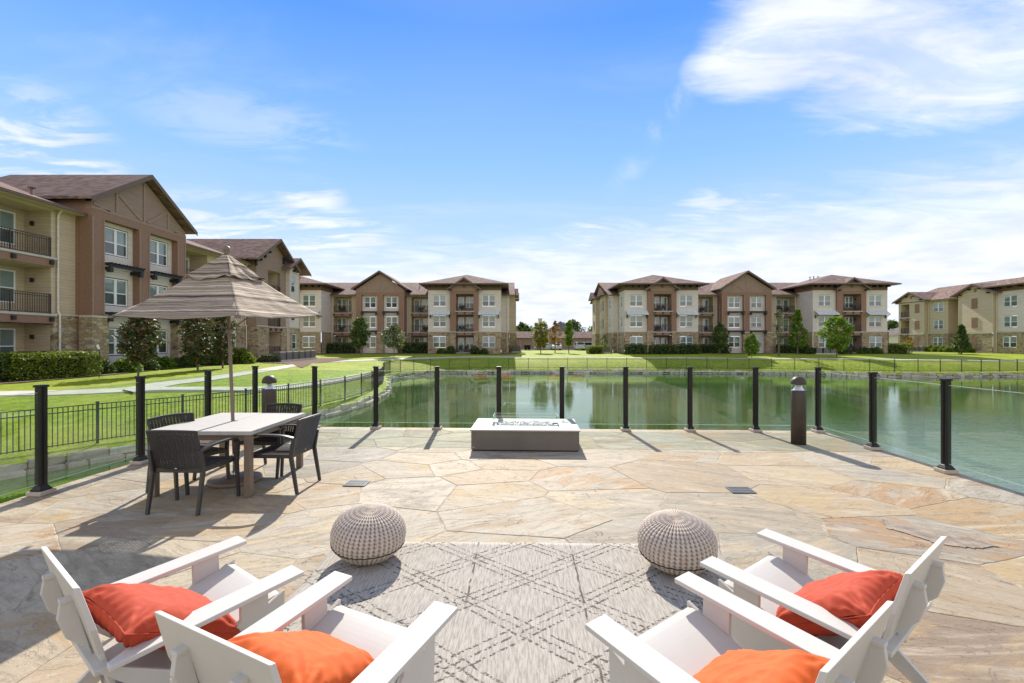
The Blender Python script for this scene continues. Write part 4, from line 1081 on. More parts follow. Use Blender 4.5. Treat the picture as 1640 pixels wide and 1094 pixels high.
# ---------------------------------------------------------------- white lounge chairs
def lounge():
    root = empty('lounge_chair', (0, 0, 0)); T = .022
    for s in (-1, 1):
        # side: front leg with upright to the arm, rail running down to the rear foot
        x0 = s * .275 - T / 2
        pr = [(.31, .0), (.325, .395), (.245, .362), (.24, .468), (.115, .468), (.118, .335), (.06, .295), (-.20, .205), (-.44, .0), (-.34, .0), (-.16, .12), (.05, .175), (.10, .13), (.10, .0)]
        mb = MB(); mb.prism([(x0, y, z + .012) for y, z in pr], (T, 0, 0)); mb.build('side_panel', M['hdpe'], root, .003)
        # arm board, tapering behind
        xo = s * .365; xi = s * .245
        P = [(xi, .38), (xo, .38), (xo, -.37), (s * .325, -.37), (xi, -.22)]
        mb = MB()
        pts3 = [(x, y, .478 - (.38 - y) * .065) for x, y in P]
        if s > 0: pts3 = pts3[::-1]
        mb.prism(pts3, (0, 0, .022)); mb.build('arm', M['hdpe'], root, .004)
        mb = MB(); x1 = s * .295 - T / 2
        mb.prism([(x1, -.19, .20), (x1, -.40, .425), (x1, -.36, .425), (x1, -.12, .27)], (T, 0, 0)); mb.build('arm_support', M['hdpe'], root, .003)
        # back bracket
        xb = s * .148 - T / 2
        mb = MB(); mb.prism([(xb, -.325, .26), (xb, -.427, .655), (xb, -.468, .655), (xb, -.476, .60), (xb, -.452, .52), (xb, -.345, .40), (xb, -.345, .26)], (T, 0, 0)); mb.build('back_bracket', M['hdpe'], root, .003)
        mb = MB(); mb.box(xb - .006, xb + T + .006, -.470, -.425, .656, .672); mb.build('tenon', M['hdpe'], root, .002)
    # curved seat
    mb = MB(); P = [(.318, .378), (.29, .386), (.20, .368), (.10, .338), (0, .306), (-.10, .274), (-.20, .246), (-.30, .228)]
    C = catmull([(0, y, z) for y, z in P], 4)
    vs = []; fs = []
    for p in C:
        for x in (-.262, .262): vs.append((x, p.y, p.z + .004)); vs.append((x, p.y, p.z - .014))
    n = len(C)
    for i in range(n - 1):
        a = i * 4; b = a + 4
        fs += [(a, a + 2, b + 2, b), (a + 1, b + 1, b + 3, a + 3), (a, b, b + 1, a + 1), (a + 2, a + 3, b + 3, b + 2)]
    fs += [(0, 1, 3, 2), ((n - 1) * 4, (n - 1) * 4 + 2, (n - 1) * 4 + 3, (n - 1) * 4 + 1)]
    mb.add(vs, fs); mb.build('seat', M['hdpe'], root)
    # back: wide hexagonal panel
    def bp(x, z): # plane leaning back
        y = -.30 - (z - .23) * .262
        return Vector((x, y, z))
    out = [(-.235, .235), (.235, .235), (.252, .45), (.297, .575), (.288, .75), (-.288, .75), (-.297, .575), (-.252, .45)]
    mb = MB(); mb.prism([bp(*p) for p in out], (0, -.021, .0055)); mb.build('back_panel', M['hdpe'], root, .004)
    mb = MB(); mb.bar((-.30, -.375, .412), (.30, -.375, .412), .05, .02); mb.build('cross_rail', M['hdpe'], root, .003)
    mb = MB(); mb.bar((-.262, .22, .20), (.262, .22, .20), .02, .09); mb.build('front_rail', M['hdpe'], root, .003)
    return root
def cushion(mat, root_chair_M, loc, rot, size, label, seed, catg='cushions on the white chairs', thick=.075):
    N_ = 72; mb = MB(); r = random.Random(seed)
    for side_ in (1, -1):
        vs = []; fs = []
        for i in range(N_ + 1):
            for j in range(N_ + 1):
                u = 2 * i / N_ - 1; v = 2 * j / N_ - 1
                pinch = 1 - .10 * (1 - u * u) * v * v ; pinch2 = 1 - .10 * (1 - v * v) * u * u
                x = u * size / 2 * pinch2; y = v * size / 2 * pinch
                e = max(0, (1 - u ** 4) * (1 - v ** 4)) ** .55
                z = thick * e
                # wrinkles running from corners and edges
                edge = max(abs(u), abs(v))
                ca = math.atan2(1.02 - abs(v), 1.02 - abs(u)); cd = math.hypot(1 - abs(u), 1 - abs(v))   # folds fan out of each corner
                w_ = .0055 * math.exp(-((cd - .35) / .28) ** 2) * math.sin(ca * 15 + seed + (u > 0) * 2 + (v > 0) * 3)
                w_ += .006 * math.exp(-(1 - edge) * 7) * math.sin((u if abs(v) > abs(u) else v) * 24 + seed) * (e > 0.02)
                w_ += .007 * (1 - abs(noise.noise(Vector((u * 1.8 + seed, v * 3.2 + u, side_ * 2)))) * 4) * e * .5
                w_ += .010 * noise.noise(Vector((u * 2.2 + seed, v * 2.2, side_))) * e
                w_ -= .006 * abs(noise.noise(Vector((u * 5 + seed, v * 5, side_ * 3)))) * e
                vs.append((x, y, side_ * (max(z * .55, z + w_) + .0015)))
        for i in range(N_):
            for j in range(N_):
                k = i * (N_ + 1) + j; q = (k, k + N_ + 1, k + N_ + 2, k + 1); fs.append(q if side_ > 0 else q[::-1])
        mb.smooth = True; mb.add(vs, fs)
    Mx = root_chair_M @ Matrix.Translation(loc) @ Matrix.Rotation(rot[2], 4, 'Z') @ Matrix.Rotation(rot[0], 4, 'X') @ Matrix.Rotation(rot[1], 4, 'Z')
    root = mb.build('throw_cushion', mat); root.matrix_world = Mx
    # stitched seam
    P = []
    for k in range(4 * 16):
        s = k // 16; t = (k % 16) / 16 * 2 - 1
        u, v = [(t, -1), (1, t), (-t, 1), (-1, -t)][s]
        x = u * size / 2 * (1 - .10 * (1 - v * v) * u * u); y = v * size / 2 * (1 - .10 * (1 - u * u) * v * v); P.append((x, y, 0))
    P.append(P[0]); s_ = MB(); s_.tube(P, .004, 6, False); s_.build('piping', mat, root)
    tag(root, label, 'cushion', catg); return root
L0 = lounge()
def face(tip_mid, deg):  # deg: clockwise from +Y
    a = R(deg); f = Vector((math.sin(a), math.cos(a), 0)); o = Vector((*tip_mid, 0)) - f * .38
    return o, -a
ch = [((-1.335, 2.51), 36.0, 'white board lounge chair at far left with a red cushion'),
      ((-.562, 2.146), 26.0, 'white board lounge chair left of centre with an orange cushion, its back to the camera'),
      ((.591, 2.085), -36.3, 'white board lounge chair right of centre with an orange cushion'),
      ((1.273, 2.612), -36.5, 'white board lounge chair at far right with a red cushion')]
mats_ = []
for i, (tm, dg, lab) in enumerate(ch):
    o, rz = face(tm, dg); c = L0 if i == 0 else copy_tree(L0)
    c.location = (o.x, o.y, 0); c.rotation_euler.z = rz; tag(c, lab, 'lounge chair', 'white lounge chairs facing the rug')
    mats_.append(Matrix.Translation((o.x, o.y, 0)) @ Matrix.Rotation(rz, 4, 'Z'))
cushion(M['red'], mats_[0], (.07, -.12, .42), (R(-29), R(3), R(2)), .51, 'plump red cushion leaning in the far left white chair', 1, thick=.085)
cushion(M['orange'], mats_[1], (-.01, -.10, .425), (R(-28), R(4), R(-3)), .49, 'plump orange cushion in the white chair left of centre', 2, thick=.09)
cushion(M['orange'], mats_[2], (-.06, -.14, .395), (R(-28), R(-5), R(5)), .47, 'plump orange cushion in the white chair right of centre', 3, thick=.09)
cushion(M['red'], mats_[3], (-.05, -.13, .41), (R(-34), R(-4), R(3)), .48, 'plump red cushion leaning in the far right white chair', 4, thick=.085)
# worn, delaminated patch of stone
mb = MB(); r = random.Random(9)
base = [(at) for at in ((1413, 833), (1428, 838), (1470, 848), (1510, 857), (1560, 862), (1596, 876), (1560, 879), (1500, 871), (1455, 856), (1420, 846))]
def gp(px, py, z=0.0): d = (py - 547); y = F * (EYE - z) / d; return ((px - 820) / F * y, y, z)
jag = []
for a_, b_ in zip(base, base[1:] + base[:1]):
    for t in range(7):
        q = Vector(gp(a_[0] + (b_[0] - a_[0]) * t / 7, a_[1] + (b_[1] - a_[1]) * t / 7, .002)); jag.append((q.x + r.uniform(-.012, .012), q.y + r.uniform(-.014, .014), .002))
mb.prism(jag[::-1], (0, 0, .006))
o = mb.build('stone_flake', M['flake'] if 'flake' in M else M['deck'], bevel=.002)
tag(o, kind='structure')
# ================================================================ BUILDINGS
FL = [0.0, 3.13, 6.26]      # floor levels
class Bld:
    """facade built along local x, outward is local -y"""
    def __init__(s, name, loc, rz, label, cat='apartment building', group=None):
        s.r = empty(name, loc, rz, label, cat, group)
    def put(s, mb, name, m, parent=None, bevel=0): return mb.build(name, m, parent or s.r, bevel=bevel)
    def wall(s, x0, x1, z0, z1, y, holes, mat, name='wall', depth=.12, axis='x'):
        """sheet at y with rectangular openings and their reveals; axis 'y': the sheet stands along local y at x=y"""
        xs = sorted({x0, x1} | {h[0] for h in holes} | {h[1] for h in holes}); zs = sorted({z0, z1} | {h[2] for h in holes} | {h[3] for h in holes})
        mb = MB(); P = (lambda a, b, d=0: (a, y + d, b)) if axis == 'x' else (lambda a, b, d=0: (y + d, a, b))
        for a, b in zip(xs, xs[1:]):
            for c, d in zip(zs, zs[1:]):
                mx, mz = (a + b) / 2, (c + d) / 2
                if mx < x0 or mx > x1 or mz < z0 or mz > z1: continue
                if any(h[0] < mx < h[1] and h[2] < mz < h[3] for h in holes): continue
                mb.quad(P(a, c), P(b, c), P(b, d), P(a, d))
        for h in holes:
            a, b, c, d = h[:4]; dp = depth
            mb.quad(P(a, c), P(a, d), P(a, d, dp), P(a, c, dp)); mb.quad(P(b, c), P(b, d), P(b, d, dp), P(b, c, dp))
            mb.quad(P(a, c), P(b, c), P(b, c, dp), P(a, c, dp)); mb.quad(P(a, d), P(b, d), P(b, d, dp), P(a, d, dp))
        return s.put(mb, name, mat)
    def box(s, name, m, *a, parent=None):
        mb = MB(); mb.box(*a); return s.put(mb, name, m, parent)
    def window(s, xc, z, y, w=1.86, h=1.66, axis='x', double=True, trim=True):
        def T(mb):
            if axis == 'y': mb.v = [(y + (q[1] - y), q[0], q[2]) for q in mb.v]
            return mb
        a, b = xc - w / 2, xc + w / 2; d = y + .03
        mb = MB(); f = .07
        mb.box(a, b, y, y + .08, z, z + f); mb.box(a, b, y, y + .08, z + h - f, z + h)
        mb.box(a, a + f, y, y + .08, z + f, z + h - f); mb.box(b - f, b, y, y + .08, z + f, z + h - f)
        lights = [(a + f, b - f)]
        if double:
            mb.box(xc - .09, xc + .09, y - .005, y + .08, z + f, z + h - f); lights = [(a + f, xc - .09), (xc + .09, b - f)]
        zm = z + h * .44
        for l, r_ in lights:
            mb.box(l, r_, y + .01, y + .07, zm, zm + .06)
        o = s.put(T(mb), 'window', M['white'])
        mb = MB()
        for l, r_ in lights: mb.quad((l, y + .045, zm + .06), (r_, y + .045, zm + .06), (r_, y + .045, z + h - f), (l, y + .045, z + h - f))
        s.put(T(mb), 'pane', M['pane'], o)
        mb = MB()
        for l, r_ in lights: mb.quad((l, y + .035, z + f), (r_, y + .035, z + f), (r_, y + .035, zm), (l, y + .035, zm))
        s.put(T(mb), 'screen', M['pane2'], o)
        return o
    def door(s, x0, z, y, w=.95, h=2.25):
        mb = MB(); f = .13
        mb.box(x0, x0 + f, y, y + .07, z, z + h); mb.box(x0 + w - f, x0 + w, y, y + .07, z, z + h); mb.box(x0 + f, x0 + w - f, y, y + .07, z + h - f, z + h); mb.box(x0 + f, x0 + w - f, y, y + .07, z, z + .22)
        o = s.put(mb, 'balcony_door', M['white'])
        mb = MB(); mb.quad((x0 + f, y + .04, z + .22), (x0 + w - f, y + .04, z + .22), (x0 + w - f, y + .04, z + h - f), (x0 + f, y + .04, z + h - f)); s.put(mb, 'pane', M['pane'], o)
        mb = MB(); mb.box(x0 + w - .1, x0 + w - .07, y - .05, y, z + .98, z + 1.05); s.put(mb, 'handle', M['black'], o)
    def railing(s, x0, x1, z, y, h=1.07, side=None):
        mb = MB(); n = max(4, int((x1 - x0) / .12))
        for zz in (.06, h - .12, h): mb.box(x0, x1, y - .02, y + .02, z + zz - .02, z + zz + .02)
        for i in range(n + 1):
            c = x0 + (x1 - x0) * i / n; mb.box(c - .01, c + .01, y - .009, y + .009, z + .08, z + h - .02)
        for i in (x0 + .02, (x0 + x1) / 2, x1 - .02): mb.box(i - .025, i + .025, y - .025, y + .025, z, z + h + .03)
        s.put(mb, 'balcony_railing', M['rail'])
    def balcony(s, x0, x1, y, lvl, mat, depth=1.5, door='r', wall_mat=None, lamp=True, slab=True, ztop=None, win=True):
        """recessed balcony behind an opening in the facade"""
        z = FL[lvl]; zt = ztop or z + 2.55; wm = wall_mat or M['tan']; e = .002
        mb = MB(); yb = y + depth
        mb.quad((x0 - .25, yb, z - .1), (x1 + .25, yb, z - .1), (x1 + .25, yb, zt + .1), (x0 - .25, yb, zt + .1))
        mb.quad((x0 - e, y + .02, z), (x0 - e, yb, z), (x0 - e, yb, zt), (x0 - e, y + .02, zt)); mb.quad((x1 + e, y + .02, z), (x1 + e, yb, z), (x1 + e, yb, zt), (x1 + e, y + .02, zt))
        mb.quad((x0, y + .02, zt - e), (x1, y + .02, zt - e), (x1, yb, zt - e), (x0, yb, zt - e))
        s.put(mb, 'recess_wall', wm)
        s.box('balcony_slab', M['conc'], x0 - .14, x1 + .14, y - .22, yb - .01, z - .13, z - .01)
        if lvl > 0:
            s.box('edge_beam', M['brown'], x0 - .05, x1 + .05, y - .17, y + .10, z - .55, z - .132)
            for bx in ((x0 + .15, (x0 + x1) / 2, x1 - .15) if x1 - x0 > 2 else (x0 + .2, x1 - .2)):
                s.box('beam_end', M['black'], bx - .09, bx + .09, y - .29, y - .172, z - .42, z - .2)
        dw = .95
        if door == 'r': s.door(x1 - dw - .12, z, yb - .05); wx = x0 + (x1 - x0 - dw) * .42
        else: s.door(x0 + .12, z, yb - .05); wx = x1 - (x1 - x0 - dw) * .42
        if win and (x1 - x0) > 2.6: s.window(wx, z + .55, yb - .06, w=min(1.7, x1 - x0 - dw - .5), h=1.75)
        s.railing(x0 + .03, x1 - .03, z, y - .04)
        if lamp:
            lx = x1 - .02 if door == 'l' else x0 + .25
            s.box('wall_lamp', M['black'], lx - .09, lx + .05, yb - .55 if door == 'l' else yb - .12, yb - .4 if door == 'l' else yb - .01, z + 1.75, z + 1.98)
    def stuff_on(s, x0, x1, y, lvl, seed):
        r = random.Random(seed); z = FL[lvl]
        mb = MB()
        for k in range(2):
            cx = r.uniform(x0 + .5, x1 - .5); cy = y + r.uniform(.4, .9); w = .24
            mb.box(cx - w, cx + w, cy - w, cy + w, z + .40, z + .45); mb.box(cx - w, cx + w, cy + w - .04, cy + w, z + .45, z + .9)
            for sx in (-1, 1):
                for sy in (-1, 1): mb.box(cx + sx * w - .02, cx + sx * w + .02, cy + sy * (w - .02) - .02, cy + sy * (w - .02) + .02, z, z + .40)
        s.put(mb, 'balcony_seat', M['black'])
    def gable_roof(s, x0, x1, y0, y1, ze, zp, ov=.0, th=.16):
        """ridge along y; x0..x1 are eave ends (with overhang)"""
        xm = (x0 + x1) / 2; mb = MB()
        for a in ((x0, ze), (x1, ze)):
            mb.prism([(a[0], y0, a[1]), (xm, y0, zp), (xm, y0, zp - th), (a[0], y0, a[1] - th)], (0, y1 - y0, 0))
        o = s.put(mb, 'gable_roof', M['roof'])
        mb = MB()
        for a in ((x0, ze), (x1, ze)):
            mb.prism([(a[0], y0 - .035, a[1] - .0), (xm, y0 - .035, zp - .0), (xm, y0 - .035, zp - th - .14), (a[0], y0 - .035, a[1] - th - .14)], (0, .032, 0))
        s.put(mb, 'fascia', M['fascia'], o)
        return o
    def shed(s, x0, x1, y0, ze, y1, zr, th=.14, name='main_roof', back=None):
        mb = MB(); mb.prism([(x0, y0, ze), (x0, y1, zr), (x0, y1, zr - th), (x0, y0, ze - th)], (x1 - x0, 0, 0))
        if back: mb.prism([(x0, y1, zr), (x0, back, ze), (x0, back, ze - th), (x0, y1, zr - th)], (x1 - x0, 0, 0))
        o = s.put(mb, name, M['roof'])
        mb = MB(); mb.box(x0, x1, y0 - .11, y0 - .002, ze - .17, ze - .02); s.put(mb, 'gutter', M['fascia'], o)
        mb = MB(); mb.box(x0, x1, y0, y0 + .55, ze - .20, ze - .145); s.put(mb, 'soffit', M['tanflat'], o)
        return o
    def hip(s, x0, x1, y0, y1, ze, zp, xm=None, ya=None):
        xm = xm if xm is not None else (x0 + x1) / 2; ya = ya if ya is not None else y0 + (x1 - x0) / 2
        mb = MB(); A, B, C, D = (x0, y0, ze), (x1, y0, ze), (x1, y1, ze), (x0, y1, ze); P = (xm, ya, zp); Q = (xm, y1, zp)
        mb.quad(A, B, P); mb.quad(B, C, Q, P); mb.quad(D, A, P, Q)
        o = s.put(mb, 'hip_roof', M['roof'])
        mb = MB(); t = .18
        mb.box(x0, x1, y0 - .03, y0, ze - t, ze + .01); mb.box(x0 - .03, x0, y0 - .03, y1, ze - t, ze + .01); mb.box(x1, x1 + .03, y0 - .03, y1, ze - t, ze + .01)
        mb.quad((x0, y0, ze - t), (x1, y0, ze - t), (x1, y1, ze - t), (x0, y1, ze - t))
        s.put(mb, 'fascia', M['fascia'], o)
        return o
    def stone(s, x0, x1, y0, y1, z1=3.05, holes=(), sides=(True, True), name='stone_base'):
        """stone veneer in front of the plane y0 (proud of the wall) with returns to y1"""
        yf = y0 - .12
        if holes: s.wall(x0, x1, -.6, z1, yf, list(holes), M['stone'], name, depth=.16)
        else:
            mb = MB(); mb.quad((x0, yf, -.6), (x1, yf, -.6), (x1, yf, z1), (x0, yf, z1)); s.put(mb, name, M['stone'])
        mb = MB()
        if sides[0]: mb.quad((x0, yf, -.6), (x0, y1, -.6), (x0, y1, z1), (x0, yf, z1))
        if sides[1]: mb.quad((x1, yf, -.6), (x1, y1, -.6), (x1, y1, z1), (x1, yf, z1))
        if any(sides): s.put(mb, 'stone_return', M['stone'])
        s.box('stone_cap', M['cap'], x0 - .04, x1 + .04, yf - .05, y0 - .003 if not any(sides) else y0 - .003, z1, z1 + .12)
    def downspout(s, x, y, zt):
        mb = MB(); mb.tube([(x, y - .35, zt), (x, y - .12, zt - .3), (x, y - .10, zt - .5), (x, y - .10, 3.3), (x, y - .2, 3.1), (x, y - .2, -.2)], .055, 8); s.put(mb, 'downspout', M['gutter'])
    def pergola(s, x0, x1, y, z, proj=.75):
        mb = MB()
        mb.box(x0 - .08, x1 + .08, y - proj, y - proj + .10, z - .02, z + .14)
        n = int((x1 - x0) / .26)
        for i in range(n + 1):
            c = x0 + (x1 - x0) * i / n; mb.box(c - .035, c + .035, y - proj - .12, y - .01, z + .14, z + .24)
        for c in (x0 + .08, x1 - .08):
            mb.box(c - .09, c + .09, y - proj + .12, y - .005, z - .22, z - .02)
            mb.box(c - .12, c + .12, y - proj + .02, y - proj + .26, z - .34, z - .05)
        s.put(mb, 'pergola_awning', M['black'])
    def metal_awning(s, x0, x1, y, z, proj=.95, h=.62):
        mb = MB(); mb.prism([(x0, y - .005, z + h), (x0, y - proj, z), (x0, y - proj, z - .07), (x0, y - .005, z + h - .07)], (x1 - x0, 0, 0))
        n = 6
        for i in range(n + 1):
            c = x0 + (x1 - x0) * i / n; mb.prism([(c - .02, y - .005, z + h + .05), (c - .02, y - proj, z + .05), (c - .02, y - proj, z), (c - .02, y - .005, z + h)], (.04, 0, 0))
        o = s.put(mb, 'metal_awning', M['awn'])
        mb = MB()
        for c in (x0 + .1, x1 - .1):
            mb.bar((c, y - .01, z - .45), (c, y - proj + .1, z - .08), .07); mb.box(c - .05, c + .05, y - .10, y - .003, z - .55, z - .05)
        s.put(mb, 'bracket', M['black'], o)
    # ---- composite parts
    def wing(s, x0, y, depth, w=11.1, sides=(True, True), sidewin=(False, False), hipback=9.0, seats=0):
        x1 = x0 + w; bx0, bx1 = x0 + .306 * w, x0 + .694 * w; ox0, ox1 = x0 + .388 * w, x0 + .627 * w
        yb = y - .35
        for (a, b, c) in ((x0, bx0, x0 + .158 * w), (bx1, x1, x0 + .836 * w)):
            hs = [(c - .98, c + .98, FL[k] + .70, FL[k] + 2.46) for k in (1, 2)]
            s.wall(a, b, 3.05, 9.5, y, hs, M['cream'])
            s.stone(a, b, y, y + .1, 3.05, [(c - .98, c + .98, .70, 2.46)], (False, False))
            for k in range(3): s.window(c, FL[k] + .75, y + .04 - (.10 if k == 0 else 0), 1.93)
            s.metal_awning(a + .25 if a == x0 else a + .02, b - .02 if a == x0 else b - .25, y, 5.72)
            s.box('frieze', M['frieze'], a, b, y - .05, y - .002, 9.42, 10.25)
            mb = MB(); n = 3
            for i in range(n + 1):
                cx = a + .25 + (b - a - .5) * i / n; mb.box(cx - .08, cx + .08, y - .85, y - .052, 9.85, 10.12)
            s.put(mb, 'eave_bracket', M['black'])
        # brown centre bay
        hs = [(ox0, ox1, FL[k] , FL[k] + 2.55) for k in range(3)]
        s.wall(bx0, bx1, 3.05, 9.3, yb, [(ox0, ox1, FL[k] - .0, FL[k] + 2.55) for k in (1, 2)] , M['brown'], 'bay_wall', .3)
        s.wall(bx0, bx1, -.6, 3.05, yb - .06, [(ox0 - .05, ox1 + .05, -.05, 2.62)], M['stone'], 'stone_base', .3)
        s.box('stone_cap', M['cap'], bx0 - .03, ox0 - .06, yb - .12, yb - .003, 3.05, 3.16); s.box('stone_cap', M['cap'], ox1 + .06, bx1 + .03, yb - .12, yb - .003, 3.05, 3.16)
        xm = (bx0 + bx1) / 2
        mb = MB(); mb.quad((bx0, yb, 9.3), (bx1, yb, 9.3), (bx1, yb, 9.75), (xm, yb, 11.05), (bx0, yb, 9.75)); s.put(mb, 'gable_wall', M['brown2'])
        mb = MB()
        for xx in (bx0, bx1): mb.quad((xx, yb, -.6), (xx, y + .1, -.6), (xx, y + .1, 9.75), (xx, yb, 9.75))
        s.put(mb, 'bay_return', M['brown'])
        s.gable_roof(xm - 2.62, xm + 2.62, yb - .55, y + 3.0, 9.55, 11.3)
        s.box('gable_vent', M['frieze'], xm - .22, xm + .22, yb - .05, yb - .003, 9.75, 10.3)
        mb = MB()
        for sx in (-1, 1):
            for t in (.25, .8): cx = xm + sx * 2.45 * t; cz = 11.1 - 1.75 * t; mb.box(cx - .08, cx + .08, yb - .5, yb - .003, cz - .42, cz - .22)
        s.put(mb, 'gable_bracket', M['black'])
        for k in range(3):
            s.balcony(ox0, ox1, yb + .02, k, None, 1.6, 'l' if seats % 2 else 'r', M['brownsid'])
            if seats: s.stuff_on(ox0, ox1, yb, k, seats * 10 + k)
        ov = 1.15
        s.hip(x0 - ov, x1 + ov, y - ov, y + hipback, 10.35, 12.35, ya=y - ov + 5.2)
        for si, xx, on in ((0, x0, sides[0]), (1, x1, sides[1])):
            if not on: continue
            hw = []
            if sidewin[si]: hw = [(y + 1.6, y + 2.5, FL[k] + .70, FL[k] + 2.46) for k in (1, 2)]
            s.wall(y, y + depth, 3.05, 10.3, xx, hw, M['cream'], 'side_wall', .12 if si == 0 else -.12, 'y')
            mb = MB(); xs = xx - .12 if si == 0 else xx + .12
            mb.quad((xs, y - .12, -.6), (xs, y + depth, -.6), (xs, y + depth, 3.05), (xs, y - .12, 3.05)); s.put(mb, 'stone_return', M['stone'])
            mb = MB(); mb.box(min(xs, xx), max(xs, xx), y - .12, y + depth, 3.05, 3.14); s.put(mb, 'stone_cap', M['cap'])
            mb = MB(); q = -1 if si == 0 else 1
            mb.box(min(xx, xx + q * .04), max(xx, xx + q * .04), y, y + depth, 9.42, 10.25)
            s.put(mb, 'frieze', M['frieze'])
            if sidewin[si]:
                for k in (0, 1, 2): s.window(y + 2.05, FL[k] + .75, xx - .13 if si == 0 and k == 0 else (xx + .03 if si == 0 else xx - .1), .9, axis='y', double=False)
    def bay(s, x0, x1, ox0, ox1, y, seats=0, door='r', extra=None, lamp=True):
        hs2 = [(ox0, ox1, FL[k], FL[k] + 2.55) for k in (1, 2)]
        s.wall(x0, x1, 3.05, 9.25, y, hs2, M['tan'], 'wall', .1)
        s.wall(x0, x1, -.6, 3.05, y - .12, [(ox0 - .02, ox1 + .02, -.05, 2.58)], M['stone'], 'stone_base', .2)
        if ox0 - x0 > .1: s.box('stone_cap', M['cap'], x0, ox0 - .05, y - .17, y - .003, 3.05, 3.15)
        if x1 - ox1 > .1: s.box('stone_cap', M['cap'], ox1 + .05, x1, y - .17, y - .003, 3.05, 3.15)
        for k in range(3):
            s.balcony(ox0, ox1, y + .02, k, None, 1.45, door, M['tan'], lamp=lamp)
            if seats: s.stuff_on(ox0, ox1, y, k, seats * 7 + k)
        s.box('frieze_board', M['tanflat'], x0, x1, y - .03, y - .002, 8.85, 9.0)
    def gable(s, x0, y, w=7.6, win=((2.18, 5.4)), deepback=9.0):
        x1 = x0 + w; pil = [(x0, x0 + .88), (x0 + .44 * w, x0 + .56 * w), (x1 - .88, x1)]
        yw = y + .42; zt = 8.95
        ys = [((pil[0][1] + pil[1][0]) / 2), ((pil[1][1] + pil[2][0]) / 2)]
        for (pa, pb), c in zip(((pil[0][1], pil[1][0]), (pil[1][1], pil[2][0])), ys):
            s.wall(pa - .05, pb + .05, -.6, zt + .1, yw, [(c - .92, c + .92, FL[k] + .70, FL[k] + 2.46) for k in range(3)], M['cream'])
            for k in range(3): s.window(c, FL[k] + .75, yw + .04, 1.76)
            for z in (6.15, 3.15): s.pergola(pa + .05, pb - .05, yw, z)
        for a, b in pil:
            s.box('pilaster', M['brown'], a, b, y, yw + .3, 3.0, zt)
            mb = MB()
            for e in (a + .03, b - .12): mb.box(e, e + .09, y - .03, y - .002, 3.1, zt)
            s.put(mb, 'corner_trim', M['brown2'])
            s.box('stone_pier', M['stone'], a - .12, b + .12, y - .14, yw + .2, -.6, 3.0)
            s.box('stone_cap', M['cap'], a - .17, b + .17, y - .19, yw + .15, 3.0, 3.13)
        # header, gable triangle and its timber pattern
        s.box('header', M['brown'], x0, x1, y, yw + .3, zt, zt + .45)
        xm = (x0 + x1) / 2; zg = zt + .45; ze = 9.95; zp = 12.55
        mb = MB(); mb.prism([(x0, y + .04, zg), (x1, y + .04, zg), (x1, y + .04, ze - .15), (xm, y + .04, zp - .2), (x0, y + .04, ze - .15)], (0, .3, 0)); s.put(mb, 'gable_wall', M['brownsid'])
        mb = MB(); t = .17
        def b_(p, q): mb.bar((p[0], y + .01, p[1]), (q[0], y + .01, q[1]), .06, t, up=(0, 1, 0)) if False else mb.bar((p[0], y + .012, p[1]), (q[0], y + .012, q[1]), t, .05, up=(0, 1, 0))
        b_((x0 + .001, zg + .09), (x1 - .001, zg + .09)); b_((xm, zg + .18), (xm, zp - .4))
        for sx in (-1, 1):
            hw = w / 2
            b_((xm + sx * .22, zg + .18), (xm + sx * hw * .52, zg + .3 + (zp - ze) * .42))
            b_((xm + sx * hw * .55, zg + .18), (xm + sx * hw * .55, ze - .3 + (zp - ze) * .45))
            b_((xm + sx * hw * .68, zg + .18), (xm + sx * hw * .97, ze - .2))
        s.put(mb, 'gable_timber', M['brown2'])
        s.gable_roof(xm - 4.4, xm + 4.4, y - .5, y + deepback, 9.95, 12.75)
        for xx in (x0, x1):
            mb = MB(); mb.quad((xx, yw + .31, -.6), (xx, y + 7, -.6), (xx, y + 7, 9.9), (xx, y + .34, 9.9), (xx, y + .34, zt + .45), (xx, yw + .31, zt + .45)); s.put(mb, 'return_wall', M['brown'])
    def vents(s, pts):
        mb = MB()
        for (x, y, z) in pts: mb.tube([(x, y, z - .3), (x, y, z + .35)], .06, 8); mb.box(x - .12, x + .12, y - .12, y + .12, z + .35, z + .42)
        s.put(mb, 'roof_vent', M['fascia'])

# ---- building by the left bank: faces +X, local x runs away from the camera
B = Bld('apartment_building', (-25.5, 26.8, 0.05), R(90), 'nearest three-storey apartment building, tall timbered gable, at the left behind the clipped hedge', 'apartment building')
B.bay(-8.5, 0, -5.6, -1.42, 0, door='l')
# door seen through the opening sits near its far end
B.gable(0, -.95, 7.75)
B.bay(7.75, 17.1, 8.2, 11.6, 0, door='r')
B.window(14.4, FL[2] + .75, -.02); B.window(14.4, FL[1] + .75, -.02); B.window(14.4, .75, -.14)
B.downspout(-1.12, 0, 9.0); B.downspout(8.0, 0, 9.0); B.downspout(16.9, 0, 9.0)
B.shed(-9.5, 27.0, -.62, 9.12, 8.0, 12.1, back=16.6)
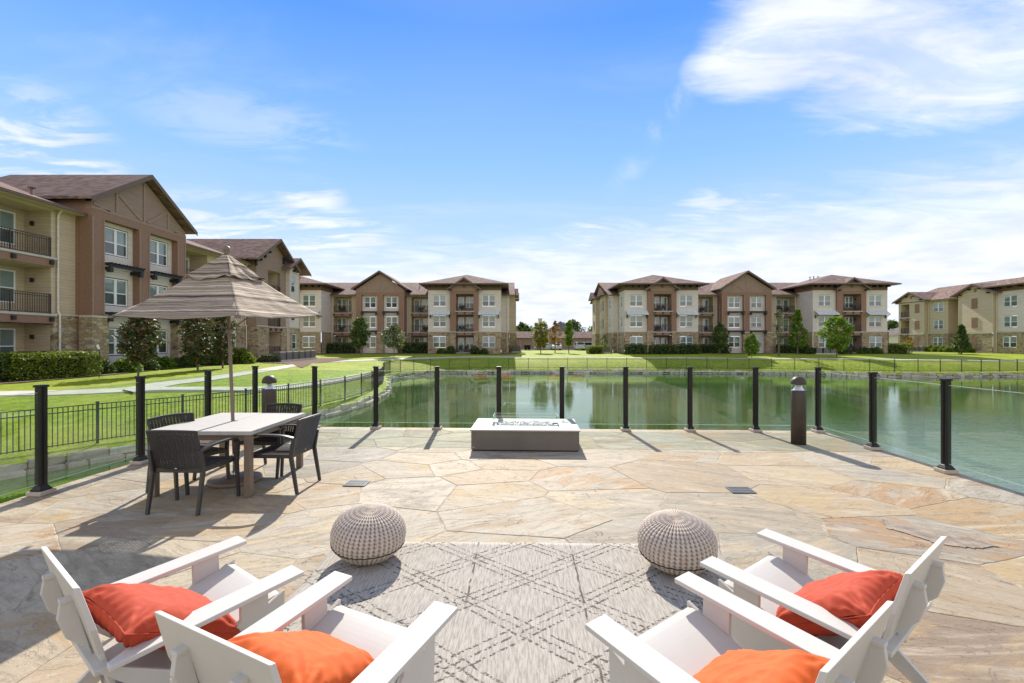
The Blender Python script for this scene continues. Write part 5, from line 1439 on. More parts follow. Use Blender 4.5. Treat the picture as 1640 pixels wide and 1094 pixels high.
# gabled wing with brackets at the far end
y = -1.05
o0, o1 = 19.2, 21.6
B.wall(17.1, 22.8, 3.05, 9.3, y, [(o0, o1, FL[k], FL[k] + 2.55) for k in (1, 2)], M['brownsid'], 'bay_wall', .3)
B.wall(17.1, 22.8, -.6, 3.05, y - .12, [(o0 - .05, o1 + .05, -.05, 2.62)], M['stone'], 'stone_base', .4)
B.box('stone_cap', M['cap'], 17.0, o0 - .06, y - .2, y - .003, 3.05, 3.16); B.box('stone_cap', M['cap'], o1 + .06, 22.8, y - .2, y - .003, 3.05, 3.16)
for k in range(3): B.balcony(o0, o1, y + .02, k, None, 1.6, 'r', M['tan'])
mb = MB(); mb.quad((17.1, y, 9.3), (22.8, y, 9.3), (24.2, y, 9.5), (20.3, y, 11.9), (17.1, y, 9.6)); B.put(mb, 'gable_wall', M['brownsid'])
mb = MB(); mb.quad((17.1, y, 3.05), (17.1, .1, 3.05), (17.1, .1, 9.6), (17.1, y, 9.6)); B.put(mb, 'side_wall', M['brownsid'])
mb = MB(); mb.quad((17.1, y - .12, -.6), (17.1, .1, -.6), (17.1, .1, 3.05), (17.1, y - .12, 3.05)); B.put(mb, 'stone_return', M['stone'])
B.wall(22.8, 25.2, 3.05, 9.7, y - .3, [(23.4, 24.4, FL[k] + .7, FL[k] + 2.46) for k in (1, 2)], M['cream'])
B.stone(22.8, 25.2, y - .3, 1, 3.05, [(23.4, 24.4, .7, 2.46)], (False, False))
for k in range(3): B.window(23.9, FL[k] + .75, y - .3 + (.04 if k else -.08), .96, double=False)
mb = MB(); mb.quad((22.8, y - .42, -.6), (22.8, y, -.6), (22.8, y, 9.9), (22.8, y - .42, 9.9)); B.put(mb, 'side_wall', M['cream'])
B.gable_roof(16.0, 24.7, y - .75, 9.0, 9.45, 12.15)
mb = MB()
for t in (-.85, -.45, .45, .85):
    cx = 20.35 + t * 4.1; cz = 12.0 - abs(t) * 2.6
    mb.box(cx - .1, cx + .1, y - .7, y - .003, cz - .5, cz - .28); mb.box(cx - .1, cx + .1, y - .2, y - .004, cz - .95, cz - .5)
B.put(mb, 'gable_bracket', M['black'])
B.gable_roof(21.8, 27.0, y - .9, 9.0, 9.45, 10.9)
mb = MB(); mb.quad((-8.5, 0, -.6), (-8.5, 15, -.6), (-8.5, 15, 9.2), (-8.5, 0, 9.2)); mb.quad((25.2, y - .4, -.6), (25.2, 15, -.6), (25.2, 15, 9.4), (25.2, y - .4, 9.4)); mb.quad((-8.5, 15, -.6), (25.2, 15, -.6), (25.2, 15, 9.2), (-8.5, 15, 9.2)); B.put(mb, 'end_wall', M['tan'])
B.vents([(-3.0, 1.5, 9.9), (-1.2, 1.3, 9.8)])

# ---- building across the pond, left
Bx = Bld('apartment_building', (0, 73.5, 0.0), 0, 'three-storey apartment building across the pond, left of the gap with the garages', 'apartment building')
Bx.wing(-40.1, -4.0, 4.4, 11.2, sides=(True, True))
Bx.bay(-28.9, -24.5, -28.55, -25.7, 0, seats=1)
Bx.gable(-24.5, -1.5, 7.6)
Bx.bay(-16.9, -12.7, -16.1, -13.2, 0, seats=2, door='l')
Bx.wing(-12.7, -4.0, 4.4, 11.0, sides=(True, True), seats=3)
Bx.wall(-1.7, -.45, -.6, 9.3, 0, [], M['cream']); Bx.stone(-1.7, -.45, 0, .1, 3.05, (), (False, False))
mb = MB(); mb.quad((-.45, 0, 3), (-.45, 16, 3), (-.45, 16, 10), (-.45, 0, 10)); Bx.put(mb, 'side_wall', M['cream'])
mb = MB(); mb.quad((-.33, -.12, -.6), (-.33, 16, -.6), (-.33, 16, 3.05), (-.33, -.12, 3.05)); Bx.put(mb, 'stone_return', M['stone'])
for (a, b, xo) in ((5.0, 8.6, .5), (12, 15.5, .75)):
    mb = MB(); mb.box(-.44, xo, a, b, 3.05, 9.6); Bx.put(mb, 'side_bay', M['tan']); mb = MB(); mb.box(-.32, xo + .1, a - .1, b + .1, -.6, 3.04); Bx.put(mb, 'stone_base', M['stone'])
    mb = MB(); mb.prism([(-1.5, a - .7, 9.5), (-1.5, (a + b) / 2, 10.9), (-1.5, b + .7, 9.5)], (xo + 2.1, 0, 0)); Bx.put(mb, 'side_gable_roof', M['roof'])
Bx.shed(-41, .45, -.62, 9.12, 8.0, 12.1, back=16.6)
Bx.downspout(-28.75, 0, 9.0); Bx.downspout(-16.75, 0, 9.0); Bx.downspout(-.8, 0, 9.0)
mb = MB(); mb.quad((-.47, 0, 9.0), (-.47, 16, 9.0), (-.47, 8, 11.95)); Bx.put(mb, 'end_gable', M['brown2'])
Bx.vents([(-15.5, 3.5, 10.45), (-14.5, 4.2, 10.7), (-13.2, 3.0, 10.3), (-35, 1.0, 11.9)])

# ---- building across the pond, centre right
By = Bld('apartment_building', (0, 73.5, 0.0), 0, 'long three-storey apartment building across the pond, right of the gap with the garages', 'apartment building')
By.wing(17.05, -4.0, 4.4, 11.15, sides=(True, True), sidewin=(True, False), seats=4)
By.bay(28.2, 32.9, 28.6, 32.2, 0, seats=5)
By.gable(32.9, -1.5, 7.85)
By.bay(40.75, 45.55, 42.3, 45.3, 0, seats=6)
By.wing(45.55, -4.0, 4.4, 11.3, sides=(True, True), seats=7)
By.wall(16.2, 17.05, -.6, 9.3, 0, [], M['cream']); By.stone(16.2, 17.05, 0, .1, 3.05, (), (False, False))
By.wall(0, 15.5, 3.05, 9.4, 16.2, [(a, a + .9, FL[k] + .7, FL[k] + 2.46) for a in (2.2, 9.8) for k in (1, 2)], M['cream'], 'side_wall', .12, 'y')
mb = MB(); mb.quad((16.08, -.12, -.6), (16.08, 15.5, -.6), (16.08, 15.5, 3.05), (16.08, -.12, 3.05)); By.put(mb, 'stone_return', M['stone'])
for a in (2.65, 10.25):
    for k in (1, 2): By.window(a, FL[k] + .75, 16.23, .86, axis='y', double=False)
for (a, b, xo) in ((4.0, 7.5, 15.75), (11.5, 15.0, 15.5)):
    mb = MB(); mb.box(xo, 16.19, a, b, 3.05, 9.6); By.put(mb, 'side_bay', M['tan']); mb = MB(); mb.box(xo - .1, 16.07, a - .1, b + .1, -.6, 3.04); By.put(mb, 'stone_base', M['stone'])
    By.box('shutter', M['shutter'], xo - .04, xo - .002, (a + b) / 2 - .4, (a + b) / 2 + .4, 7.0, 8.6); By.box('shutter', M['shutter'], xo - .04, xo - .002, (a + b) / 2 - .4, (a + b) / 2 + .4, 3.9, 5.5)
    mb = MB(); mb.prism([(xo - .7, a - .7, 9.5), (xo - .7, (a + b) / 2, 10.9), (xo - .7, b + .7, 9.5)], (2.6, 0, 0)); By.put(mb, 'side_gable_roof', M['roof'])
By.shed(15.3, 57.6, -.62, 9.12, 8.0, 12.1, back=16.6)
mb = MB(); mb.quad((16.23, 0, 9.0), (16.23, 16, 9.0), (16.23, 8, 11.95)); By.put(mb, 'end_gable', M['brown2'])
mb = MB(); mb.quad((56.8, 0, -.6), (56.8, 16, -.6), (56.8, 16, 9.4), (56.8, 0, 9.4)); mb.quad((56.78, 0, 9.0), (56.78, 16, 9.0), (56.78, 8, 11.95)); By.put(mb, 'side_wall', M['cream'])
By.downspout(32.7, 0, 9.0); By.downspout(16.9, 0, 9.0); By.downspout(45.3, 0, 9.0)
By.vents([(31.5, 3.5, 10.45), (30.6, 4.2, 10.7), (48.5, 1.2, 11.75), (49.5, 1.8, 11.9), (50.6, 2.4, 12.0)])

# ---- building at far right: faces -X, local x runs towards the camera
Bz = Bld('apartment_building', (76.5, 90.3, 0.0), R(-90), 'tan three-storey apartment building with brown shutters at the right edge of the picture', 'apartment building')
def shut(b, xc, y, w=.95):
    for k in range(3):
        b.box('shutter', M['shutter'], xc - w / 2, xc + w / 2, y - .05 - (.12 if k == 0 else 0), y - .002 - (.12 if k == 0 else 0), FL[k] + .75, FL[k] + 2.4)
def tangable(b, x0, x1, y, zp=11.1, ov=.9, opening=None):
    hs = [(opening[0], opening[1], FL[k], FL[k] + 2.55) for k in (1, 2)] if opening else []
    b.wall(x0, x1, 3.05, 9.5, y, hs, M['tan'])
    b.wall(x0, x1, -.6, 3.05, y - .12, [(opening[0] - .05, opening[1] + .05, -.05, 2.62)] if opening else [], M['stone'], 'stone_base', .3)
    b.box('stone_cap', M['cap'], x0, x1, y - .18, y - .122, 2.93, 3.08) if not opening else b.box('stone_cap', M['cap'], opening[1] + .1, x1, y - .18, y - .122, 2.93, 3.08)
    xm = (x0 + x1) / 2
    mb = MB(); mb.quad((x0, y, 9.5), (x1, y, 9.5), (xm, y, zp - .15)); b.put(mb, 'gable_wall', M['tan'])
    mb = MB()
    for e in (x0, x1 - .14): mb.box(e, e + .14, y - .03, y - .002, 3.1, 9.3)
    mb.box(x0, x1, y - .035, y - .003, 9.3, 9.45); b.put(mb, 'corner_trim', M['tanflat'])
    b.gable_roof(x0 - ov, x1 + ov, y - .6, y + 7, 9.35, zp)
    b.box('gable_vent', M['shutter'], xm - .2, xm + .2, y - .05, y - .003, 9.7, 10.3)
    mb = MB()
    for sx in (-1, 1):
        for t in (.3, .8): cx = xm + sx * (xm - x0) * t; cz = zp - .1 - (zp - 9.5) * t; mb.box(cx - .09, cx + .09, y - .5, y - .003, cz - .42, cz - .2)
    b.put(mb, 'gable_bracket', M['black'])
    if opening:
        for k in range(3): b.balcony(opening[0], opening[1], y + .02, k, None, 1.6, 'r', M['tan'], win=False)
    mb = MB(); mb.quad((x1, y, -.6), (x1, y + 3, -.6), (x1, y + 3, 9.5), (x1, y, 9.5)); mb.quad((x0, y, -.6), (x0, y + 3, -.6), (x0, y + 3, 9.5), (x0, y, 9.5)); b.put(mb, 'side_wall', M['tan'])
tangable(Bz, 0, 5.6, -.4, opening=(.5, 2.4)); shut(Bz, 4.1, -.4)
Bz.wall(5.6, 9.5, 3.05, 9.3, .3, [(6.6, 8.6, FL[k] + .7, FL[k] + 2.46) for k in (1, 2)], M['tan']); Bz.stone(5.6, 9.5, .3, .4, 3.05, [(6.6, 8.6, .7, 2.46)], (False, False))
for k in range(3): Bz.window(7.6, FL[k] + .75, .34 - (.12 if k == 0 else 0), 1.9)
mb = MB(); mb.quad((9.5, .3, 3.05), (9.5, 2.6, 3.05), (9.5, 2.6, 9.3), (9.5, .3, 9.3)); Bz.put(mb, 'side_wall', M['tan']); mb = MB(); mb.quad((9.62, .18, -.6), (9.62, 2.6, -.6), (9.62, 2.6, 3.05), (9.62, .18, 3.05)); Bz.put(mb, 'stone_return', M['stone'])
Bz.wall(9.5, 13, -.6, 9.3, 2.5, [(10.6, 12.2, FL[k] + .7, FL[k] + 2.46) for k in range(3)], M['tan'])
for k in range(3): Bz.window(11.4, FL[k] + .75, 2.54, 1.5)
tangable(Bz, 12.7, 18.3, -1.0); shut(Bz, 15.4, -1.0)
Bz.wall(18.3, 31, 3.05, 9.6, -.5, [(c - .98, c + .98, FL[k] + .7, FL[k] + 2.46) for c in (20.3, 26.0) for k in (1, 2)], M['cream'])
Bz.stone(18.3, 31, -.5, -.4, 3.05, [(c - .98, c + .98, .7, 2.46) for c in (20.3, 26.0)], (False, False))
for c in (20.3, 26.0):
    for k in range(3): Bz.window(c, FL[k] + .75, -.46 - (.12 if k == 0 else 0), 1.93)
Bz.box('frieze', M['frieze'], 18.31, 31, -.55, -.502, 9.4, 10.2)
mb = MB()
for i in range(8): mb.box(18.9 + i * 1.5, 19.06 + i * 1.5, -1.35, -.552, 9.85, 10.12)
Bz.put(mb, 'eave_bracket', M['black'])
Bz.hip(17.0, 33, -1.65, 9, 10.3, 12.5, xm=22, ya=4.5)
Bz.shed(-.8, 33, -.35, 9.2, 8.0, 12.3, back=16.4)
mb = MB(); mb.quad((0, 0, -.6), (0, 16, -.6), (0, 16, 9.2), (0, 0, 9.2)); mb.quad((0, 0, 9.2), (0, 16, 9.2), (0, 8, 12.1)); Bz.put(mb, 'end_wall', M['tan'])
Bz.downspout(5.75, .3, 9.0); Bz.downspout(18.45, -.5, 9.6)
Bz.vents([(22.5, 3.0, 12.0), (23.4, 3.4, 12.1), (14, 4, 10.9), (10, 4, 10.9)])

# ---- garage row and houses beyond
Gr = empty('garage_row', (0, 0, 0), 0, 'long low tan garage building with a brown roof, seen between the two far apartment buildings', 'garage')
mb = MB(); mb.box(-14, 27, 105, 111, -.25, 2.55); mb.build('wall', M['garage'], Gr)
mb = MB(); mb.prism([(-14.4, 104.4, 2.45), (-14.4, 108, 4.0), (-14.4, 111.6, 2.45)], (42, 0, 0)); mb.build('roof', M['roof'], Gr)
for i in range(13):
    mb = MB(); x = -13.3 + i * 3.1; mb.box(x, x + 2.5, 104.93, 104.998, -.2, 2.0)
    for k in range(1, 4): mb.box(x + .02, x + 2.48, 104.9, 104.929, -.2 + k * .55 - .03, -.2 + k * .55 + .03)
    mb.build('garage_door', M['gdoor'], Gr)
def house(name, x0, x1, y0, y1, ze, zp, label, chim=None):
    r_ = empty(name, (0, 0, 0), 0, label, 'house'); xm = (x0 + x1) / 2; d = (y1 - y0) * .35
    mb = MB(); mb.box(x0 + .6, x1 - .6, y0 + .6, y1, -.2, ze); mb.build('wall', M['cream'], r_)
    mb = MB(); A, B_, C, D = (x0, y0, ze), (x1, y0, ze), (x1, y1, ze), (x0, y1, ze); P, Q = (xm - .8, y0 + d, zp), (xm + .8, y1 - d, zp)
    mb.quad(A, B_, Q, P) if False else None
    P1 = (xm, y0 + (y1 - y0) * .45, zp); P2 = (xm, y1 - (y1 - y0) * .4, zp)
    mb.quad(A, B_, P1); mb.quad(B_, C, P2, P1); mb.quad(C, D, P2); mb.quad(D, A, P1, P2); mb.build('roof', M['roofg'], r_)
    for i in range(3):
        xx = x0 + (x1 - x0) * (i + .5) / 3; mb = MB(); mb.box(xx - .7, xx + .7, y0 + .55, y0 + .598, ze - 1.8, ze - .5); mb.build('window', M['pane2'], r_)
    if chim:
        mb = MB(); mb.box(chim - .6, chim + .6, y0 + 4, y0 + 5.2, ze, zp + .6); mb.box(chim - .7, chim + .7, y0 + 3.9, y0 + 5.3, zp + .6, zp + .8); mb.build('chimney', M['cap'], r_)
M['roofg'] = shingle_mat('grey_shingles', (0.14, 0.125, 0.115))
house('house', 9.5, 23.5, 150, 164, 3.7, 8.6, 'grey-roofed house beyond the garages, seen over their middle', 9.5)
house('house', -9, 3.5, 140, 152, 4.1, 7.0, 'brown-grey roofed house beyond the garages, half hidden by the left far building')
house('house', 112, 136, 128, 144, 3.4, 8.3, 'dark grey roofed house between the two rightmost apartment buildings')
# ================================================================ PLANTS
def leaves(mb, n, P, size, r, up=.5, flat=1.0):
    for _ in range(n):
        p = P(r)
        if p is None: continue
        s = size * r.uniform(.6, 1.35); th = r.uniform(0, 6.283); ph = math.acos(max(-1, min(1, r.uniform(-1, 1))))
        n_ = Vector((math.sin(ph) * math.cos(th), math.sin(ph) * math.sin(th), abs(math.cos(ph)) + up)).normalized()
        a = n_.orthogonal().normalized(); a = Matrix.Rotation(r.uniform(0, 6.283), 3, n_) @ a; b = n_.cross(a)
        a *= s; b *= s * .55
        i = len(mb.v); c = s * .18
        mb.v += [tuple(p - a), tuple(p - b * flat + n_ * c), tuple(p + a), tuple(p + b * flat + n_ * c)]
        mb.f.append((i, i + 1, i + 2, i + 3)); mb.mi.append(0); mb.sm.append(False)
def tree(px, py, h, w, leafm, label, cat='tree', shape='round', cb=.3, dens=1.0, leaf=.16, seed=1, lean=0.0, pos=None, group=None, trunk_r=None, name='tree'):
    x, y, z = ray(px, py) if pos is None else pos
    r = random.Random(seed); root = empty(name, (x, y, z), 0, label, cat, group)
    tr = trunk_r or h * .016; mb = MB()
    topz = h * .93
    P = [(0, 0, -.2), (lean * .3 + r.uniform(-.03, .03) * h * .2, r.uniform(-.02, .02) * h, h * .3), (lean * .7, 0, h * .6), (lean, 0, topz)]
    C = catmull(P, 4); mb.tube(C, [tr * (1 - .85 * i / (len(C) - 1)) for i in range(len(C))], 8)
    # crown made of clumps along limbs
    nc = int(16 + 10 * r.random()) if shape != 'sparse' else 12; clumps = []
    for k in range(nc):
        t = (k + .5) / nc; zz = cb * h + (h * .97 - cb * h) * t
        if shape == 'round': rad = math.sin(math.pi * min(1, .12 + t * .86)) ** .7
        elif shape == 'cone': rad = (1 - t) ** .75 * min(1, .55 + t * 3)
        elif shape == 'column': rad = math.sin(math.pi * (.1 + .85 * t)) ** .5
        elif shape == 'sparse': rad = math.sin(math.pi * (.15 + .8 * t)) ** .8
        else: rad = math.sin(math.pi * min(1, .08 + t * .8)) ** .6
        rad *= w / 2
        m = 3 if shape != 'sparse' else 2
        for j in range(m):
            a = k * 2.4 + j * 6.283 / m + r.uniform(-.5, .5); q = rad * r.uniform(.45, .85)
            c = Vector((lean * zz / h + q * math.cos(a), q * math.sin(a), zz + r.uniform(-.04, .04) * h))
            clumps.append((c, max(.10 * w, rad * r.uniform(.28, .5))))
            if r.random() < .45:
                zb = max(cb * h * .8, zz - q * .7); mb.tube([(lean * zb / h, 0, zb), tuple(Vector((lean * zb / h, 0, zb)).lerp(c, .55) + Vector((0, 0, .03 * h))), tuple(c)], [tr * .35, tr * .22, tr * .08], 5)
    mb.build('trunk', M['bark'], root)
    mb = MB()
    per = int(dens * 50)
    for c, rr in clumps:
        def Pf(r_, c=c, rr=rr):
            v = Vector((r_.gauss(0, 1), r_.gauss(0, 1), r_.gauss(0, .75))); 
            if v.length > 1e-6: v = v.normalized() * (r_.random() ** .4)
            return c + v * rr
        leaves(mb, per, Pf, leaf, r)
    mb.build('crown', leafm, root)
    return root
def bush(x, y, w, d, h, leafm, label, seed=1, boxy=False, leaf=.09, dens=1.0, group=None, rz=0.0, cat='shrub', name='shrub', core=True):
    z = gz(x, y); r = random.Random(seed); root = empty(name, (x, y, z), rz, label, cat, group)
    k = .80
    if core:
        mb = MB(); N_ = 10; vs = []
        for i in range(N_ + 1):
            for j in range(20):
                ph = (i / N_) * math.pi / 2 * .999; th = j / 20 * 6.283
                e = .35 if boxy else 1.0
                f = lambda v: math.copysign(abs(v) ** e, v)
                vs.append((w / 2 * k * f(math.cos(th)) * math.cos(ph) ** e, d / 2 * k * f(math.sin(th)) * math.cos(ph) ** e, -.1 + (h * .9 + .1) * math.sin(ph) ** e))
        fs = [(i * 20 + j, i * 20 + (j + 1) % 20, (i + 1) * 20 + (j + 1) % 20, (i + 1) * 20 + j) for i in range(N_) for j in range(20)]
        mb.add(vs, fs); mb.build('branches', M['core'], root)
    mb = MB(); area = (2 * (w + d) * h + w * d)
    n = int(min(9000, area / (leaf * leaf) * 1.15 * dens))
    def Pf(r_):
        if boxy:
            f = r_.random() * area
            nz = 0
            if f < w * d: x_, y_, z_ = r_.uniform(-w / 2, w / 2), r_.uniform(-d / 2, d / 2), h
            elif f < w * d + 2 * w * h: x_, y_, z_ = r_.uniform(-w / 2, w / 2), r_.choice((-d / 2, d / 2)), r_.uniform(0, h)
            else: x_, y_, z_ = r_.choice((-w / 2, w / 2)), r_.uniform(-d / 2, d / 2), r_.uniform(0, h)
            rr = min(.2, h * .3)
            # round the top edges
            if z_ > h - rr:
                ex = (abs(x_) - (w / 2 - rr)) / rr; ey = (abs(y_) - (d / 2 - rr)) / rr
                e = max(0, ex, ey); z_ = min(z_, h - rr + rr * math.sqrt(max(0, 1 - e * e)) )
            v = Vector((x_, y_, z_)); return v + Vector((noise.noise(v * 1.6 + Vector((seed, 0, 0))), noise.noise(v * 1.6 + Vector((0, seed, 9))), noise.noise(v * 1.8 + Vector((0, 7, seed))))) * .09 + Vector((r_.gauss(0, .025), r_.gauss(0, .025), r_.gauss(0, .03)))
        v = Vector((r_.gauss(0, 1), r_.gauss(0, 1), abs(r_.gauss(0, 1)))).normalized()
        b_ = 1 + .22 * noise.noise(v * 2.5 + Vector((seed, 0, 0)))
        q = r_.uniform(.86, 1.03) * b_
        return Vector((v.x * w / 2 * q, v.y * d / 2 * q, v.z * h * q))
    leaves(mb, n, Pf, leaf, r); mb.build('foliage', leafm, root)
    return root
def P2(px, py): p = ray(px, py); return p[0], p[1]
# trees by the left building
tree(219, 598, 3.5, 2.15, M['lf_magnolia'], 'small magnolia with coppery leaves, leftmost tree in front of the left building', shape='round', cb=.27, leaf=.12, dens=.6, seed=11, lean=.25, pos=(*(-20.3, 24.9), gz(-20.3, 24.9)))
tree(316, 594, 4.2, 1.9, M['lf_magnolia'], 'bushy magnolia with coppery leaves, directly left of the umbrella pole', shape='oval', cb=.14, leaf=.12, dens=.7, seed=12, pos=(*(-20.0, 29.2), gz(-20.0, 29.2)))
tree(356, 588, 4.1, 1.8, M['lf_magnolia'], 'dark magnolia standing behind the umbrella pole', shape='oval', cb=.16, leaf=.12, dens=.65, seed=13, pos=(*(-20.3, 32.2), gz(-20.3, 32.2)))
# across the pond
tree(577, 570.5, 4.9, 2.5, M['lf_dark'], 'slim dark tree in front of the timbered gable of the left far building', shape='column', cb=.28, leaf=.15, dens=.7, seed=21)
tree(631, 571.5, 4.0, 3.1, M['lf_olive'], 'rounded grey-green tree in front of the left far building', shape='round', cb=.3, leaf=.12, dens=1.1, seed=22)
tree(866, 566, 4.9, 3.0, M['lf_yellow'], 'yellow-green tree on the lawn in the gap, in front of the garages', shape='oval', cb=.2, leaf=.14, dens=.9, seed=23)
tree(889, 565, 5.2, 2.2, M['lf_rust'], 'thin rust-coloured tree on the lawn in the gap, in front of the garages', shape='sparse', cb=.25, leaf=.12, dens=1.2, seed=24)
tree(911, 566, 5.0, 1.5, M['lf_green'], 'narrow bright green tree on the lawn in the gap, right of the rust-coloured one', shape='column', cb=.25, leaf=.13, dens=.7, seed=25)
tree(967, 566, 2.9, 1.5, M['lf_olive'], 'small thin tree at the left corner of the long far building', shape='sparse', cb=.3, leaf=.1, dens=.6, seed=26)
tree(1153, 568, 4.6, 2.3, M['lf_dark'], 'dark open magnolia left of the gable of the long far building', shape='round', cb=.2, leaf=.15, dens=.6, seed=27)
tree(1204, 573, 3.0, 1.9, M['lf_green'], 'small light green sapling in front of the gable of the long far building', shape='round', cb=.15, leaf=.12, dens=.8, seed=28)
tree(1247, 571, 6.3, 1.9, M['lf_olive'], 'tall wispy tree right of the gable of the long far building', shape='sparse', cb=.3, leaf=.1, dens=.7, seed=29)
tree(1277, 568, 6.4, 3.3, M['lf_green'], 'bright green cone-shaped tree right of the gable of the long far building', shape='cone', cb=.17, leaf=.15, dens=1.1, seed=30)
tree(1340, 572, 5.2, 3.7, M['lf_green'], 'broad bright green tree in front of the right wing of the long far building', shape='round', cb=.2, leaf=.16, dens=1.1, seed=31)
tree(1540, 568, 4.2, 2.7, M['lf_dark'], 'dark green rounded tree in front of the far right building', shape='cone', cb=.1, leaf=.14, dens=1.3, seed=32)
tree(1456, 565, 2.6, 1.6, M['lf_rust'], 'small reddish sapling left of the far right building', shape='sparse', cb=.3, leaf=.1, dens=.7, seed=33)
for i, (x, yy, h, w_, lab) in enumerate(((3.5, 158, 8.0, 9, 'distant dark tree beyond the garages, left of the chimney'), (-3, 165, 9, 7, 'distant dark tree at the corner of the left far building'), (22, 170, 9.5, 10, 'distant dark tree right of the grey-roofed house'), (30, 160, 7.5, 9, 'distant dark tree touching the long far building'), (124, 150, 8.5, 9, 'distant tree between the two rightmost buildings'))):
    tree(0, 0, h, w_, M['lf_dark'], lab, shape='round', cb=.2, leaf=.42, dens=.9, seed=50 + i, pos=(x, yy, -.2))
# hedges and shrubs
def hedge(x, y, w, d, h, leafm, label, seed, rz=0, leaf=.07, dens=1.0): return bush(x, y, w, d, h, leafm, label, seed, True, leaf, dens, None, rz, 'hedge', 'hedge')
hedge(-23.6, 23.3, 4.2, 1.5, 1.28, M['lf_hedge'], 'clipped yellow-green hedge in front of the left building', 1, R(84), .06, 1.3)
hedge(-24.0, 20.0, 3.4, 1.5, 1.2, M['lf_dark'], 'dark clipped hedge at the left border of the picture', 2, R(86), .07)
lowb = [(-23.9, 26.6, 1.5), (-23.5, 28.0, 1.5), (-23.7, 29.6, 1.6), (-23.7, 31.2, 1.4), (-23.4, 33.0, 1.7)]
ll_ = ['low green shrub directly right of the clipped hedge', 'low green shrub behind the leftmost magnolia', 'low green shrub right of the leftmost magnolia', 'low dark green shrub below the second window bay of the left building', 'low green shrub left of the bushy magnolias']
for i, (x, yy, s_) in enumerate(lowb): bush(x, yy, s_, s_, .85, M['lf_green'] if i % 2 else M['lf_dark'], ll_[i], 60 + i, False, .07, 1.0)
bush(-23.5, 36.2, 2.2, 1.8, 1.5, M['lf_dark'], 'dark shrub behind the umbrella pole at the left building', 70, False, .08)
bush(-23.4, 39.5, 2.4, 1.8, 1.3, M['lf_hedge'], 'yellow-green shrub at the stone wall right of the umbrella pole', 71, False, .08)
bush(-22.7, 42.8, 2.2, 1.4, .8, M['lf_olive'], 'grey-green low shrub left of the air conditioners', 72, False, .07)
fh = [(-35.5, 68.6, 3.5, 1.6, 'dark shrub below the left wing of the left far building'), (-29.6, 68.8, 0, 0, ''), (-27.4, 71.7, 7.2, 1.6, 'long dark hedge below the left balconies of the left far building'),
      (-14.9, 71.7, 5.6, 1.6, 'dark hedge below the right balconies of the left far building'), (-11.2, 68.8, 0, 0, '')]
k = 0
for x, yy, w_, h_, lab in fh:
    if w_: hedge(x, yy, w_, 1.4, h_, M['lf_dark'], lab, 80 + k, 0, .13); 
    k += 1
for i, (px, lab) in enumerate(((707, 'small dark bush under the left window of the right wing, left far building'), (722, 'round dark bush at the left pier of the right wing, left far building'), (761, 'round dark bush at the right pier of the right wing, left far building'), (775, 'small dark bush under the right window of the right wing, left far building'))):
    X = (px - 820) / F * 67.9; bush(X, 67.9, 1.5, 1.0, .85 if i in (0, 3) else 1.2, M['lf_dark'], lab, 90 + i, False, .11)
for i, (a, b, lab) in enumerate(((1002, 1034, 'dark hedge below the leftmost window bay of the long far building'), (1042, 1084, 'dark hedge below the left balconies of the long far building'), (1086, 1120, 'dark hedge below the window bay right of the left balconies, long far building'), (1122, 1168, 'dark hedge running to the gable of the long far building'), (1246, 1293, 'dark low hedge behind the cone-shaped tree'))):
    Z = 67.9 if i < 3 else 71.0; X0, X1 = (a - 820) / F * Z, (b - 820) / F * Z; hedge((X0 + X1) / 2, Z, X1 - X0, 1.3, 1.35, M['lf_dark'], lab, 100 + i, 0, .13)
for i, (px, lab) in enumerate(((1302, 'dark bush left of the broad green tree'), (1352, 'dark bush right of the broad green tree'), (1385, 'dark spreading bush below the rightmost balcony of the long far building'), (1402, 'dark bush at the right corner of the long far building'))):
    X = (px - 820) / F * 67.6; bush(X, 67.6, 2.2, 1.2, .95, M['lf_dark'], lab, 110 + i, False, .12)
hedge(58.6, 70.2, 3.4, 2.2, 1.5, M['lf_hedge'], 'clipped green hedge at the right corner of the long far building', 120, 0, .1)
hedge(12.6, 69.5, 2.4, 1.5, 1.15, M['lf_hedge'], 'yellow-green hedge at the left corner of the long far building', 121, 0, .09)
hedge(-.1, 80, 1.6, 1.4, 1.4, M['lf_hedge'], 'yellow-green bush at the right corner of the left far building', 122, 0, .09)
for i, (px, lab) in enumerate(((1490, 'round yellow-green shrub, first in the row by the far right building'), (1502, 'round yellow-green shrub, second in the row by the far right building'), (1513, 'round yellow-green shrub, third in the row by the far right building'), (1523, 'round yellow-green shrub, last in the row before the dark tree'), (1549, 'round green shrub right of the dark tree by the far right building'))):
    Z = 82 - (px - 1490) * .12; X = (px - 820) / F * Z; bush(X, Z, 1.9, 1.9, 1.15, M['lf_hedge'], lab, 130 + i, False, .11)
# ================================================================ SMALL THINGS ON THE LAWN
def ac_unit():
    root = empty('air_conditioner', (0, 0, 0)); mb = MB(); mb.box(-.4, .4, -.4, .4, .08, .84); mb.build('cabinet', M['ac'], root, .03)
    mb = MB()
    for k in range(14): z = .14 + k * .048; mb.box(-.408, .408, -.408, .408, z, z + .012)
    mb.build('louvres', M['rail'], root)
    mb = MB(); mb.lathe([(0, .845), (.33, .845), (.33, .87), (0, .87)], 20); mb.build('fan_grille', M['black'], root)
    mb = MB(); mb.box(-.5, .5, -.5, .5, -.15, .078); mb.build('plinth', M['conc'], root); return root
a0 = ac_unit(); i = 0
for k in range(6):
    c = a0 if k == 0 else copy_tree(a0)
    x, yy = -22.0 + k * .12, 43.4 + k * 1.05; c.location = (x, yy, gz(x, yy) + .12); c.rotation_euler.z = R(-8)
    tag(c, ['first', 'second', 'third', 'fourth', 'fifth', 'last'][k] + ' grey air conditioner from the left in the row beside the left building', 'air conditioner', 'air conditioners beside the left building')
